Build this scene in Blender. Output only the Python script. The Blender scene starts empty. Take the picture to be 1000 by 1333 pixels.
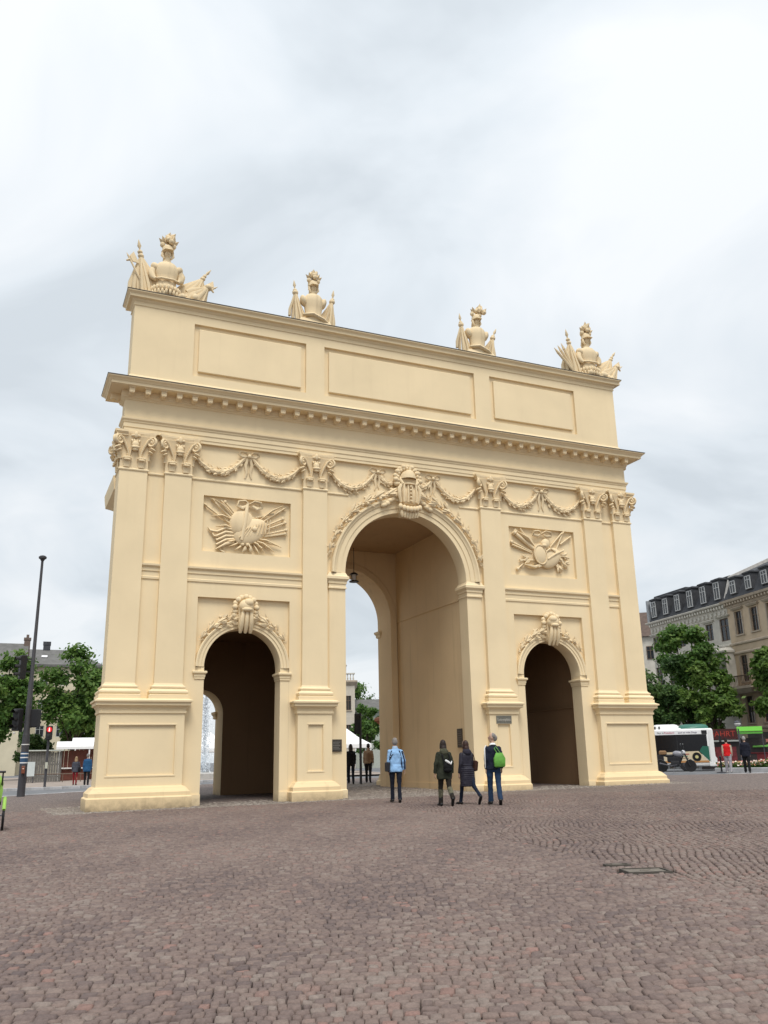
import bpy, math, random
import numpy as np
from mathutils import Vector, Matrix, Euler, noise as mnoise
random.seed(7); RNG = np.random.default_rng(11)
SC = bpy.context.scene
COL = SC.collection
R = math.radians
PI = math.pi
# ------------------------------------------------------------------ camera
CAM = dict(f=1121.116, pitch=16.006, roll=-1.138, yaw=23.831, x=-13.387, y=-28.307, z=1.25)
def cam_axes():
    ya, pi_, ro = R(CAM['yaw']), R(CAM['pitch']), R(CAM['roll'])
    fw = Vector((math.sin(ya)*math.cos(pi_), math.cos(ya)*math.cos(pi_), math.sin(pi_)))
    r = Vector((math.cos(ya), -math.sin(ya), 0)); u = r.cross(fw)
    return r*math.cos(ro)+u*math.sin(ro), -r*math.sin(ro)+u*math.cos(ro), fw
_r, _u, _f = cam_axes()
CP = Vector((CAM['x'], CAM['y'], CAM['z']))
cd = bpy.data.cameras.new('camera'); cam = bpy.data.objects.new('camera', cd); COL.objects.link(cam)
cd.sensor_fit = 'VERTICAL'; cd.sensor_height = 24.0; cd.lens = 24.0*CAM['f']/1333.0
cd.clip_start = 0.1; cd.clip_end = 3000
cam.matrix_world = Matrix(((_r.x, _u.x, -_f.x, CP.x), (_r.y, _u.y, -_f.y, CP.y), (_r.z, _u.z, -_f.z, CP.z), (0, 0, 0, 1)))
SC.camera = cam
# ------------------------------------------------------------------ world, sun, exposure
SUN_EL, SUN_AZ = R(60), R(192)        # azimuth from +Y towards +X: behind the camera's left shoulder
EXPO = 0.80
w = bpy.data.worlds.new('World'); SC.world = w; w.use_nodes = True
nt = w.node_tree; N = nt.nodes; L = nt.links; N.clear()
out = N.new('ShaderNodeOutputWorld'); mixs = N.new('ShaderNodeMixShader')
b1 = N.new('ShaderNodeBackground'); b2 = N.new('ShaderNodeBackground')
sky = N.new('ShaderNodeTexSky'); sky.sky_type = 'NISHITA'; sky.sun_disc = False
sky.sun_elevation = SUN_EL; sky.sun_rotation = SUN_AZ
L.new(sky.outputs[0], b1.inputs[0]); b1.inputs[1].default_value = 0.08
tc = N.new('ShaderNodeTexCoord'); sep = N.new('ShaderNodeSeparateXYZ'); L.new(tc.outputs['Generated'], sep.inputs[0])
def wm(op, a, b=None, c=None, clamp=False):
    n = N.new('ShaderNodeMath'); n.operation = op; n.use_clamp = clamp
    for i, q in enumerate((a, b, c)):
        if q is None: continue
        if isinstance(q, (int, float)): n.inputs[i].default_value = q
        else: L.new(q, n.inputs[i])
    return n.outputs[0]
den = wm('ADD', wm('MAXIMUM', sep.outputs[2], 0.0), 0.32)
cmb = N.new('ShaderNodeCombineXYZ'); L.new(wm('DIVIDE', sep.outputs[0], den), cmb.inputs[0]); L.new(wm('DIVIDE', sep.outputs[1], den), cmb.inputs[1])
mp = N.new('ShaderNodeMapping'); mp.inputs['Location'].default_value = (3.9, 0.6, 0); mp.inputs['Rotation'].default_value = (0, 0, R(35)); mp.inputs['Scale'].default_value = (1.0, 1.05, 1)
L.new(cmb.outputs[0], mp.inputs[0])
nz = N.new('ShaderNodeTexNoise'); nz.inputs['Scale'].default_value = 2.1; nz.inputs['Detail'].default_value = 5.5; nz.inputs['Roughness'].default_value = 0.5; nz.inputs['Distortion'].default_value = 0.6
L.new(mp.outputs[0], nz.inputs['Vector'])
cr = N.new('ShaderNodeValToRGB'); e = cr.color_ramp.elements
e[0].position = 0.36; e[0].color = (0.402, 0.436, 0.464, 1); e[1].position = 0.64; e[1].color = (0.555, 0.573, 0.588, 1)
m1 = e.new(0.47); m1.color = (0.468, 0.502, 0.53, 1)
L.new(nz.outputs[0], cr.inputs[0])
# the plain brightening of an overcast sky from the horizon to the zenith
grad = wm('ADD', wm('MULTIPLY', wm('MAXIMUM', sep.outputs[2], 0.0), 0.26), 0.90)
vm = N.new('ShaderNodeVectorMath'); vm.operation = 'SCALE'; L.new(cr.outputs[0], vm.inputs[0]); L.new(grad, vm.inputs['Scale'])
L.new(vm.outputs[0], b2.inputs[0]); b2.inputs[1].default_value = 1.0
mixs.inputs[0].default_value = 0.93
L.new(b1.outputs[0], mixs.inputs[1]); L.new(b2.outputs[0], mixs.inputs[2]); L.new(mixs.outputs[0], out.inputs[0])
sd = bpy.data.lights.new('sun', 'SUN'); sd.energy = 1.5; sd.angle = R(24); sd.color = (1.0, 0.955, 0.89)
sun = bpy.data.objects.new('sun', sd); COL.objects.link(sun)
sv = Vector((math.sin(SUN_AZ)*math.cos(SUN_EL), math.cos(SUN_AZ)*math.cos(SUN_EL), math.sin(SUN_EL)))
sun.rotation_euler = (-sv).to_track_quat('-Z', 'Y').to_euler(); sun.location = (-20, -60, 80)
vs = SC.view_settings; vs.view_transform = 'Standard'; vs.look = 'None'; vs.gamma = 1.0; vs.exposure = EXPO; vs.use_curve_mapping = False
SC.cycles.max_bounces = 8; SC.cycles.diffuse_bounces = 4
# ------------------------------------------------------------------ ground height and pixel helpers
def ss(a, b, x):
    t = min(1, max(0, (x-a)/(b-a))); return t*t*(3-2*t)
def gz(x, y):
    a = max(-0.13, min(0.15, 0.011*(x+4))); b = max(0.0, min(0.12, 0.006*y))
    q = a+b
    return q if q < 0.12 else 0.12+0.05*math.tanh((q-0.12)/0.05)
def gza(x, y):
    q = np.clip(0.011*(x+4), -0.13, 0.15)+np.clip(0.006*y, 0, 0.12)
    return np.where(q < 0.12, q, 0.12+0.05*np.tanh((q-0.12)/0.05))
def ray(u, v): return _f*CAM['f']+_r*(u-500)-_u*(v-666.5)
def gp(u, v, lift=0.0):
    """the point of the ground that shows at photograph pixel (u, v)"""
    d = ray(u, v); p = CP.copy(); z = 0.0
    for _ in range(30):
        t = (z+lift-CP.z)/d.z; p = CP+d*t
        z = 0.5*z+0.5*gz(p.x, p.y)
    return Vector((p.x, p.y, gz(p.x, p.y)+lift))
def dp(dist, u, v):
    d = ray(u, v); return CP+d*(dist/math.hypot(d.x, d.y))
def bearing(u, v=980):
    d = ray(u, v); return math.atan2(d.x, d.y)
# ------------------------------------------------------------------ mesh collector
class MB:
    def __init__(s): s.v = []; s.f = []
    def add(s, vs_, fs):
        o = len(s.v); s.v += [tuple(q) for q in vs_]; s.f += [tuple(i+o for i in q) for q in fs]; return s
    def box(s, x0, x1, y0, y1, z0, z1):
        return s.add([(x0, y0, z0), (x1, y0, z0), (x1, y1, z0), (x0, y1, z0), (x0, y0, z1), (x1, y0, z1), (x1, y1, z1), (x0, y1, z1)],
                     [(3, 2, 1, 0), (4, 5, 6, 7), (0, 1, 5, 4), (1, 2, 6, 5), (2, 3, 7, 6), (3, 0, 4, 7)])
    def rl(s, x0, x1, y0, y1, prof, back=True):
        """rectangular footprint lofted through (outward offset, z) pairs; back=False keeps the y1 side straight"""
        vs_ = []
        for o, z in prof:
            yb = y1+o if back else y1
            vs_ += [(x0-o, y0-o, z), (x1+o, y0-o, z), (x1+o, yb, z), (x0-o, yb, z)]
        fs = []; n = len(prof)
        for i in range(n-1):
            for k in range(4):
                a, b = i*4+k, i*4+(k+1) % 4; fs.append((a, b, b+4, a+4))
        fs.append((3, 2, 1, 0)); fs.append(tuple(range((n-1)*4, n*4)))
        return s.add(vs_, fs)
    def grid(s, x0, x1, z0, z1, y, holes=()):
        """upright face looking towards -Y with recesses (xa, xb, za, zb, depth)"""
        xs = sorted({x0, x1, *[h[0] for h in holes], *[h[1] for h in holes]}); zs = sorted({z0, z1, *[h[2] for h in holes], *[h[3] for h in holes]})
        for i in range(len(xs)-1):
            for j in range(len(zs)-1):
                cx, cz = (xs[i]+xs[i+1])/2, (zs[j]+zs[j+1])/2
                if any(h[0] < cx < h[1] and h[2] < cz < h[3] for h in holes): continue
                s.add([(xs[i], y, zs[j]), (xs[i+1], y, zs[j]), (xs[i+1], y, zs[j+1]), (xs[i], y, zs[j+1])], [(0, 1, 2, 3)])
        for a, b, c, d, dep in holes:
            q = y+dep
            s.add([(a, y, c), (b, y, c), (b, y, d), (a, y, d), (a, q, c), (b, q, c), (b, q, d), (a, q, d)], [(4, 5, 6, 7), (0, 1, 5, 4), (1, 2, 6, 5), (2, 3, 7, 6), (3, 0, 4, 7)])
        return s
    def arch_wall(s, x0, x1, z0, z1, xc, hw, zs, yf, yb, n=40, reveal=True):
        for y, flip in ((yf, 0), (yb, 1)):
            def q(*p):
                i = (0, 1, 2, 3); s.add([(a, y, b) for a, b in p], [i[::-1] if flip else i])
            if x0 < xc-hw: q((x0, z0), (xc-hw, z0), (xc-hw, zs), (x0, zs)); q((x0, zs), (xc-hw, zs), (xc-hw, z1), (x0, z1))
            if x1 > xc+hw: q((xc+hw, z0), (x1, z0), (x1, zs), (xc+hw, zs)); q((xc+hw, zs), (x1, zs), (x1, z1), (xc+hw, z1))
            for k in range(n):
                a, b = PI-PI*k/n, PI-PI*(k+1)/n
                xa, za, xb, zb = xc+hw*math.cos(a), zs+hw*math.sin(a), xc+hw*math.cos(b), zs+hw*math.sin(b)
                q((xa, za), (xb, zb), (xb, z1), (xa, z1))
        if reveal:
            pts = [(xc-hw, z0)]+[(xc+hw*math.cos(PI-PI*k/n), zs+hw*math.sin(PI-PI*k/n)) for k in range(n+1)]+[(xc+hw, z0)]
            for (xa, za), (xb, zb) in zip(pts, pts[1:]):
                s.add([(xa, yf, za), (xb, yf, zb), (xb, yb, zb), (xa, yb, za)], [(3, 2, 1, 0)])
        return s
    def arc(s, xc, zs, prof, n=40, a0=0.0, a1=PI):
        """profile of (radius, y) swept along an arc in the XZ plane"""
        m = len(prof); vs_ = []; fs = []
        for k in range(n+1):
            a = a1+(a0-a1)*k/n
            vs_ += [(xc+r*math.cos(a), y, zs+r*math.sin(a)) for r, y in prof]
        for k in range(n):
            for i in range(m-1):
                a = k*m+i; fs.append((a, a+m, a+m+1, a+1))
        return s.add(vs_, fs)
    def tube(s, pts, rad, n=8, flat=1.0, up=None, caps=True):
        pts = [Vector(p) for p in pts]
        if isinstance(rad, (int, float)): rad = [rad]*len(pts)
        vs_ = []; fs = []; pu = Vector(up) if up else None
        for i, p in enumerate(pts):
            d = (pts[min(i+1, len(pts)-1)]-pts[max(i-1, 0)]).normalized()
            ref = pu if pu is not None else (Vector((0, 0, 1)) if abs(d.z) < 0.9 else Vector((0, 1, 0)))
            a = d.cross(ref)
            if a.length < 1e-5: a = d.orthogonal()
            a.normalize(); b = a.cross(d).normalized()
            if pu is None: pu = b.copy()
            else:
                if up is None: pu = b.copy()
            for k in range(n):
                t = 2*PI*k/n; vs_.append(p+a*(rad[i]*math.cos(t))+b*(rad[i]*flat*math.sin(t)))
        for i in range(len(pts)-1):
            for k in range(n):
                a, b = i*n+k, i*n+(k+1) % n; fs.append((a, a+n, b+n, b))
        if caps: fs.append(tuple(range(n))); fs.append(tuple(range((len(pts)-1)*n, len(pts)*n))[::-1])
        return s.add(vs_, fs)
    def ell(s, c, r, rot=None, nu=8, nv=5):
        c = Vector(c); vs_ = []; fs = []
        M = rot if rot is not None else Matrix.Identity(3)
        for j in range(1, nv):
            p = PI*j/nv
            for i in range(nu):
                t = 2*PI*i/nu
                vs_.append(c+M @ Vector((r[0]*math.sin(p)*math.cos(t), r[1]*math.sin(p)*math.sin(t), r[2]*math.cos(p))))
        for j in range(nv-2):
            for i in range(nu):
                a, b = j*nu+i, j*nu+(i+1) % nu; fs.append((a, a+nu, b+nu, b))
        t0 = len(vs_); vs_ += [c+M @ Vector((0, 0, r[2])), c-M @ Vector((0, 0, r[2]))]
        for i in range(nu):
            b = (i+1) % nu; fs.append((t0, i, b)); o = (nv-2)*nu; fs.append((t0+1, o+b, o+i))
        return s.add(vs_, fs)
    def leaf(s, c, q, ln, wd, th):
        """a pointed, ridged leaf: axis along local Z, ridge towards local -Y"""
        c = Vector(c); P_ = [(0, 0, -ln*.5), (-wd, th*.3, 0.05*ln), (0, -th, 0), (wd, th*.3, 0.05*ln), (0, th, 0), (0, -th*.2, ln*.6)]
        return s.add([c+q @ Vector(p) for p in P_], [(0, 2, 1), (0, 3, 2), (1, 2, 5), (2, 3, 5), (0, 1, 4), (0, 4, 3), (1, 5, 4), (3, 4, 5)])
    def lathe(s, prof, n=16, c=(0, 0, 0), sx=1.0, sy=1.0):
        vs_ = []; fs = []
        for r, z in prof: vs_ += [(c[0]+r*sx*math.cos(2*PI*k/n), c[1]+r*sy*math.sin(2*PI*k/n), c[2]+z) for k in range(n)]
        for i in range(len(prof)-1):
            for k in range(n):
                a, b = i*n+k, i*n+(k+1) % n; fs.append((a, b, b+n, a+n))
        fs.append(tuple(range(n))[::-1]); fs.append(tuple(range((len(prof)-1)*n, len(prof)*n)))
        return s.add(vs_, fs)
    def prism(s, poly, y0, y1):
        """closed (x, z) outline, counter-clockwise seen from -Y, extruded from y0 (front) to y1"""
        n = len(poly); vs_ = [(x, y0, z) for x, z in poly]+[(x, y1, z) for x, z in poly]
        fs = [tuple(range(n)), tuple(range(n, 2*n))[::-1]]+[(i+n, (i+1) % n+n, (i+1) % n, i) for i in range(n)]
        return s.add(vs_, fs)
    def xf(s, M):
        s.v = [tuple(M @ Vector(q)) for q in s.v]; return s
    def mesh(s, name):
        me = bpy.data.meshes.new(name); me.from_pydata(s.v, [], s.f); me.update(); return me
def fixn(me):
    import bmesh
    b = bmesh.new(); b.from_mesh(me); bmesh.ops.remove_doubles(b, verts=b.verts, dist=0.0004); bmesh.ops.recalc_face_normals(b, faces=b.faces); b.to_mesh(me); b.free()
def obj(name, m, mat, parent=None, smooth=0, fix=False, label=None):
    me = m.mesh(name) if isinstance(m, MB) else m
    if fix: fixn(me)
    if mat and not me.materials: me.materials.append(mat)
    if smooth:
        me.shade_smooth(); me.set_sharp_from_angle(angle=R(smooth))
    o = bpy.data.objects.new(name, me); COL.objects.link(o)
    if parent: o.parent = parent
    if label: o['label'] = label
    return o
def inst(name, src, parent, M=None, loc=None):
    o = src.copy(); o.name = name; COL.objects.link(o); o.parent = parent
    if M is not None: o.matrix_basis = M
    if loc is not None: o.location = loc
    return o
def children(o): return [c for c in bpy.data.objects if c.parent == o]
def tag(o, label, cat, group=None):
    o['label'] = label; o['category'] = cat
    if group: o['group'] = group
    return o
def thing(name, label, cat, loc=(0, 0, 0), rz=0, group=None, s=1.0):
    o = bpy.data.objects.new(name, None); COL.objects.link(o); o.location = loc; o.rotation_euler = (0, 0, rz); o.scale = (s, s, s)
    o.empty_display_size = 0.3
    return tag(o, label, cat, group)
def struct(name, m, mat, smooth=0, kind='structure'):
    o = obj(name, m, mat, None, smooth); o['kind'] = kind; return o
KIDS = {}
def copy_tree(o, parent=None):
    c = o.copy(); COL.objects.link(c); c.parent = parent
    for k in KIDS.get(o.name) or children(o): copy_tree(k, c)
    return c
PENDING = []
def solid(name, m, mat, parent, voxel=0.014, it=4, fold=0.0):
    """closed shells fused into one continuous surface (evaluated once at the end)"""
    o = obj(name, m, mat, parent)
    r_ = o.modifiers.new('fuse', 'REMESH'); r_.mode = 'VOXEL'; r_.voxel_size = voxel; r_.use_smooth_shade = True
    k = o.modifiers.new('soften', 'SMOOTH'); k.factor = 0.5; k.iterations = it
    if fold:
        if 'folds' not in bpy.data.textures:
            q = bpy.data.textures.new('folds', 'CLOUDS'); q.noise_scale = 0.11; q.noise_depth = 1
        d = o.modifiers.new('creases', 'DISPLACE'); d.texture = bpy.data.textures['folds']; d.strength = fold; d.mid_level = 0.5; d.texture_coords = 'LOCAL'
    PENDING.append(o); return o
# ------------------------------------------------------------------ materials
def mat(name, col, rough=0.7, spec=0.35, metal=0.0, var=0.0, vscale=4.0, bump=0.0, bscale=40.0, col2=None, emit=0.0, alpha=1.0, trans=0.0, detail=4, bdist=0.01):
    m = bpy.data.materials.new(name); m.use_nodes = True; n = m.node_tree.nodes; l = m.node_tree.links
    p = n['Principled BSDF']; p.inputs['Base Color'].default_value = (*col, 1); p.inputs['Roughness'].default_value = rough
    p.inputs['Specular IOR Level'].default_value = spec; p.inputs['Metallic'].default_value = metal
    if trans: p.inputs['Transmission Weight'].default_value = trans
    if alpha < 1: p.inputs['Alpha'].default_value = alpha
    if emit: p.inputs['Emission Color'].default_value = (*col, 1); p.inputs['Emission Strength'].default_value = emit
    if var or col2 or bump:
        t = n.new('ShaderNodeTexCoord')
    if var or col2:
        z = n.new('ShaderNodeTexNoise'); z.inputs['Scale'].default_value = vscale; z.inputs['Detail'].default_value = detail; z.inputs['Roughness'].default_value = 0.6
        l.new(t.outputs['Object'], z.inputs['Vector'])
        c = n.new('ShaderNodeValToRGB'); a = c.color_ramp.elements; a[0].position = 0.32; a[1].position = 0.7
        c2 = col2 or tuple(q*(1-var) for q in col)
        a[0].color = (*c2, 1); a[1].color = (*[min(1, q*(1+var*0.4)) for q in col], 1)
        l.new(z.outputs[0], c.inputs[0]); l.new(c.outputs[0], p.inputs['Base Color'])
    if bump:
        z = n.new('ShaderNodeTexNoise'); z.inputs['Scale'].default_value = bscale; z.inputs['Detail'].default_value = 5; l.new(t.outputs['Object'], z.inputs['Vector'])
        b = n.new('ShaderNodeBump'); b.inputs['Strength'].default_value = bump; b.inputs['Distance'].default_value = bdist; l.new(z.outputs[0], b.inputs['Height']); l.new(b.outputs[0], p.inputs['Normal'])
    return m
def paint_mat(name, base, grime=(0.45, 0.33, 0.19), amount=0.5, splash=0.0):
    """limewash: broad unevenness, drips running down the wall, splashed dirt at the foot"""
    m = bpy.data.materials.new(name); m.use_nodes = True; n = m.node_tree.nodes; l = m.node_tree.links; p = n['Principled BSDF']
    p.inputs['Roughness'].default_value = 0.82; p.inputs['Specular IOR Level'].default_value = 0.25
    t = n.new('ShaderNodeTexCoord')
    def noise_(scale, det, sc=(1, 1, 1), rough=0.55):
        mp_ = n.new('ShaderNodeMapping'); mp_.inputs['Scale'].default_value = sc; l.new(t.outputs['Object'], mp_.inputs[0])
        z = n.new('ShaderNodeTexNoise'); z.inputs['Scale'].default_value = scale; z.inputs['Detail'].default_value = det; z.inputs['Roughness'].default_value = rough; l.new(mp_.outputs[0], z.inputs['Vector']); return z.outputs[0]
    def ramp(f, a, b, ca, cb):
        c = n.new('ShaderNodeValToRGB'); q = c.color_ramp.elements; q[0].position = a; q[1].position = b; q[0].color = ca; q[1].color = cb; l.new(f, c.inputs[0]); return c.outputs[0]
    def mixc(fac, a, b):
        x = n.new('ShaderNodeMix'); x.data_type = 'RGBA'
        if isinstance(fac, float): x.inputs[0].default_value = fac
        else: l.new(fac, x.inputs[0])
        for i, q in ((6, a), (7, b)):
            if isinstance(q, tuple): x.inputs[i].default_value = q
            else: l.new(q, x.inputs[i])
        return x.outputs[2]
    dk = tuple(q*0.93 for q in base); hi = tuple(min(1, q*1.03) for q in base)
    c0 = ramp(noise_(0.55, 5), 0.3, 0.7, (*dk, 1), (*hi, 1))
    streak = ramp(noise_(1.0, 6, (2.6, 2.6, 0.16), 0.65), 0.56, 0.78, (0, 0, 0, 1), (amount*0.55,)*3+(1,))
    c1 = mixc(streak, c0, (*grime, 1))
    spots = ramp(noise_(5.0, 8, (1, 1, 1), 0.7), 0.66, 0.78, (0, 0, 0, 1), (amount*0.5,)*3+(1,))
    c2 = mixc(spots, c1, (*grime, 1))
    pt = ramp(noise_(0.33, 3, (1, 1, 1.6), 0.4), 0.56, 0.60, (0, 0, 0, 1), (0.16, 0.16, 0.16, 1))      # patched areas of a newer coat
    c2 = mixc(pt, c2, (*[min(1, q*1.06) for q in base], 1))
    if splash:                                                                                       # splashed dirt above the paving
        sx_ = n.new('ShaderNodeSeparateXYZ'); l.new(t.outputs['Object'], sx_.inputs[0])
        mr_ = n.new('ShaderNodeMapRange'); mr_.inputs[1].default_value = 0.42; mr_.inputs[2].default_value = -0.08; mr_.inputs[3].default_value = 0.0; mr_.inputs[4].default_value = 1.0; l.new(sx_.outputs[2], mr_.inputs[0])
        mm = n.new('ShaderNodeMath'); mm.operation = 'MULTIPLY'; l.new(mr_.outputs[0], mm.inputs[0]); l.new(noise_(5, 7, (1, 1, 1), 0.7), mm.inputs[1])
        c2 = mixc(ramp(mm.outputs[0], 0.18, 0.62, (0, 0, 0, 1), (splash, splash, splash, 1)), c2, (0.20, 0.155, 0.105, 1))
    l.new(c2, p.inputs['Base Color'])
    b = n.new('ShaderNodeBump'); b.inputs['Strength'].default_value = 0.12; b.inputs['Distance'].default_value = 0.01
    l.new(noise_(14, 6), b.inputs['Height']); l.new(b.outputs[0], p.inputs['Normal'])
    return m
M = {}
CREAM = (0.82, 0.67, 0.432)
M['paint'] = paint_mat('cream_limewash', CREAM, amount=0.22, splash=0.8)
M['paint_orn'] = paint_mat('cream_ornament', (0.79, 0.635, 0.405), amount=0.65)
M['plinth'] = paint_mat('cream_plinth', (0.77, 0.60, 0.36), grime=(0.36, 0.27, 0.16), amount=0.75, splash=0.9)
M['statue'] = paint_mat('weathered_statue', (0.75, 0.605, 0.39), grime=(0.20, 0.155, 0.10), amount=1.0)
M['shaded_cream'] = paint_mat('passage_shaded_cream', (0.72, 0.545, 0.325), grime=(0.25, 0.17, 0.09), amount=0.6)  # cream passage walls, colour darkened to stand for the shade inside
M['ceiling'] = paint_mat('ceiling_painted_shade', (0.48, 0.325, 0.175), grime=(0.2, 0.13, 0.07), amount=0.6)  # dimness of the passage ceiling painted in as a browner colour
M['deep_shaded_cream'] = paint_mat('side_passage_painted_shade', (0.30, 0.185, 0.10), grime=(0.08, 0.05, 0.03), amount=0.7)  # darkness of the side passages put into the wall colour
M['flashing'] = mat('cornice_flashing', (0.10, 0.085, 0.07), 0.6, var=0.3)
M['black'] = mat('black_metal', (0.018, 0.018, 0.02), 0.5)
M['steel'] = mat('grey_steel', (0.10, 0.10, 0.115), 0.45, metal=0.6, var=0.2)
M['white'] = mat('white_paint', (0.8, 0.8, 0.8), 0.5, var=0.06)
M['glass'] = mat('dark_glass', (0.03, 0.035, 0.04), 0.08, spec=0.6, var=0.4, vscale=1.5)
M['asphalt'] = mat('asphalt', (0.17, 0.175, 0.185), 0.9, var=0.25, vscale=0.8, bump=0.3, bscale=60)
M['kerb'] = mat('granite_kerb', (0.42, 0.42, 0.43), 0.85, var=0.25, vscale=3, bump=0.3)
M['plaza'] = mat('plaza_paving', (0.33, 0.275, 0.235), 0.9, var=0.25, vscale=0.7, bump=0.4, bscale=8)
def attr_ramp(name, attr, stops, rough=0.8, bump=0.0, bscale=60, spec=0.3, transl=0.0, nvar=0.0, nscale=30, bdist=0.01):
    m = bpy.data.materials.new(name); m.use_nodes = True; n = m.node_tree.nodes; l = m.node_tree.links; p = n['Principled BSDF']
    p.inputs['Roughness'].default_value = rough; p.inputs['Specular IOR Level'].default_value = spec
    a = n.new('ShaderNodeAttribute'); a.attribute_name = attr
    c = n.new('ShaderNodeValToRGB'); e_ = c.color_ramp.elements
    for i, (q, k) in enumerate(stops):
        x = e_[i] if i < 2 else e_.new(q)
        x.position = q; x.color = (*k, 1)
    l.new(a.outputs['Fac'], c.inputs[0]); colout = c.outputs[0]
    t = n.new('ShaderNodeTexCoord')
    if nvar:
        z = n.new('ShaderNodeTexNoise'); z.inputs['Scale'].default_value = nscale; z.inputs['Detail'].default_value = 5; l.new(t.outputs['Object'], z.inputs['Vector'])
        mr = n.new('ShaderNodeMapRange'); mr.inputs[1].default_value = 0.3; mr.inputs[2].default_value = 0.7; mr.inputs[3].default_value = 1-nvar; mr.inputs[4].default_value = 1+nvar; l.new(z.outputs[0], mr.inputs[0])
        v_ = n.new('ShaderNodeVectorMath'); v_.operation = 'SCALE'; l.new(colout, v_.inputs[0]); l.new(mr.outputs[0], v_.inputs['Scale']); colout = v_.outputs[0]
    l.new(colout, p.inputs['Base Color'])
    if bump:
        z = n.new('ShaderNodeTexNoise'); z.inputs['Scale'].default_value = bscale; z.inputs['Detail'].default_value = 4; l.new(t.outputs['Object'], z.inputs['Vector'])
        b = n.new('ShaderNodeBump'); b.inputs['Strength'].default_value = bump; b.inputs['Distance'].default_value = bdist; l.new(z.outputs[0], b.inputs['Height']); l.new(b.outputs[0], p.inputs['Normal'])
    if transl:
        tr = n.new('ShaderNodeBsdfTranslucent'); l.new(colout, tr.inputs[0]); mx = n.new('ShaderNodeMixShader'); mx.inputs[0].default_value = transl
        l.new(p.outputs[0], mx.inputs[1]); l.new(tr.outputs[0], mx.inputs[2]); l.new(mx.outputs[0], n['Material Output'].inputs[0])
    return m
M['cobble'] = attr_ramp('porphyry_cobble', 'tint', [(0.0, (0.110, 0.084, 0.080)), (0.3, (0.152, 0.113, 0.101)), (0.6, (0.185, 0.137, 0.118)), (0.82, (0.212, 0.172, 0.150)), (0.93, (0.205, 0.130, 0.110)), (1.0, (0.245, 0.15, 0.127))], rough=0.78, bump=0.5, bscale=55, nvar=0.16, nscale=45, spec=0.3)
# ------------------------------------------------------------------ ground, roads, kerbs
NEAR = [(-70, -40), (-30, 2)]+[tuple(gp(0, 1037)[:2]), tuple(gp(125, 1029)[:2]), (3, 23.0), (15, 22.0)]+[tuple(gp(872, 1009)[:2]), tuple(gp(1000, 1006)[:2]), (42, -4), (70, -60)]
NEAR.sort(); NX = [p[0] for p in NEAR]; NY = [p[1] for p in NEAR]
FAR = [(-70, -10), (-30, 16)]+[tuple(gp(0, 1028, -.02)[:2]), tuple(gp(125, 1023, -.02)[:2]), (3, 31.0), (14, 33.0), (22, 60.0), (24, 140.0)]
FAR.sort(); FX = [p[0] for p in FAR]; FY = [p[1] for p in FAR]
def near_y(x): return np.interp(x, NX, NY)
def far_y(x): return np.interp(x, FX, FY)
def sheet(name, xs, ylo, yhi, dz, material, ny=None, step=1.5, keep=None):
    """columns of quads between two outlines, lying on the tilted ground"""
    m = MB(); cols = []
    for x in xs:
        a, b = ylo(x), yhi(x); cols.append((x, a, b))
    n = ny or max(2, int(max(b-a for _, a, b in cols)/step))
    for x, a, b in cols:
        for k in range(n+1):
            y = a+(b-a)*k/n; m.v.append((x, y, gz(x, y)+dz))
    for i in range(len(cols)-1):
        for k in range(n):
            q = i*(n+1)+k
            if keep and not keep(m.v[q], m.v[q+n+2]): continue
            m.f.append((q, q+n+1, q+n+2, q+1))
    return struct(name, m, material)
# the base ground: asphalt that runs to the horizon
gxs = sorted(set([-1500, -700, -300, -150, -100, -70]+list(np.arange(-60, 91, 5.0))+[100, 130, 180, 300, 700, 1500]))
road = sheet('road', gxs, lambda x: -200.0, lambda x: 1800.0, -0.10, M['asphalt'], ny=60)
# --- the cobbled square
CENT = Vector((-9.6, -12.5))
def in_view(x, y, margin=7.0, rmax=30.0):
    dx, dy = x-CP.x, y-CP.y; r = np.hypot(dx, dy); b = np.degrees(np.arctan2(dx, dy))-CAM['yaw']
    return (r < rmax) & (np.abs(b) < 26+margin) & (r > 2.8)
def warp(x, y):
    wx = x+0.06*np.sin(1.9*y+0.7*np.sin(0.8*x))+0.03*np.sin(4.1*x+1.3*y)
    wy = y+0.07*np.sin(2.1*x+0.9*np.sin(0.6*y)+1.0)+0.03*np.sin(3.7*y-1.9*x)
    return wx, wy
SPLIT_A, SPLIT_B = gp(560, 1058), gp(985, 1180)          # the joint between two panels of differently laid rows
def panel_b(x, y):
    d = SPLIT_B-SPLIT_A; w_ = 0.30*np.sin(0.9*x+0.4*y)+0.15*np.sin(2.7*y)+0.08*np.sin(9*x+5*y)
    return (d.x*(y-SPLIT_A.y)-d.y*(x-SPLIT_A.x))/math.hypot(d.x, d.y)+w_ > 0
def rows_arc(c, r0, r1, a_lo, a_hi, gap):
    out_ = []; r_ = r0
    while r_ < r1:
        dr = RNG.uniform(0.080, 0.098); k = int(r_*(a_hi-a_lo)/0.07)+8
        e_ = a_lo-0.1/r_*RNG.random()+np.concatenate([[0.0], np.cumsum(RNG.uniform(0.058, 0.118, k))/r_]); a0, a1 = e_[:-1], e_[1:]; g0 = 0.0022/r_
        ra, rb = r_+gap, r_+dr-gap
        out_.append(np.stack([np.full_like(a0, ra), a0+g0, np.full_like(a0, ra), a1-g0, np.full_like(a0, rb), a1-g0, np.full_like(a0, rb), a0+g0], 1)); r_ += dr
    q = np.concatenate(out_); rr, aa = q[:, 0::2], q[:, 1::2]
    return c[0]+rr*np.cos(aa), c[1]+rr*np.sin(aa)
def clip_view(X, Y, second):
    mx, my = X.mean(1), Y.mean(1); k = in_view(mx, my) & (panel_b(mx, my) == second); return X[k], Y[k]
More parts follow.
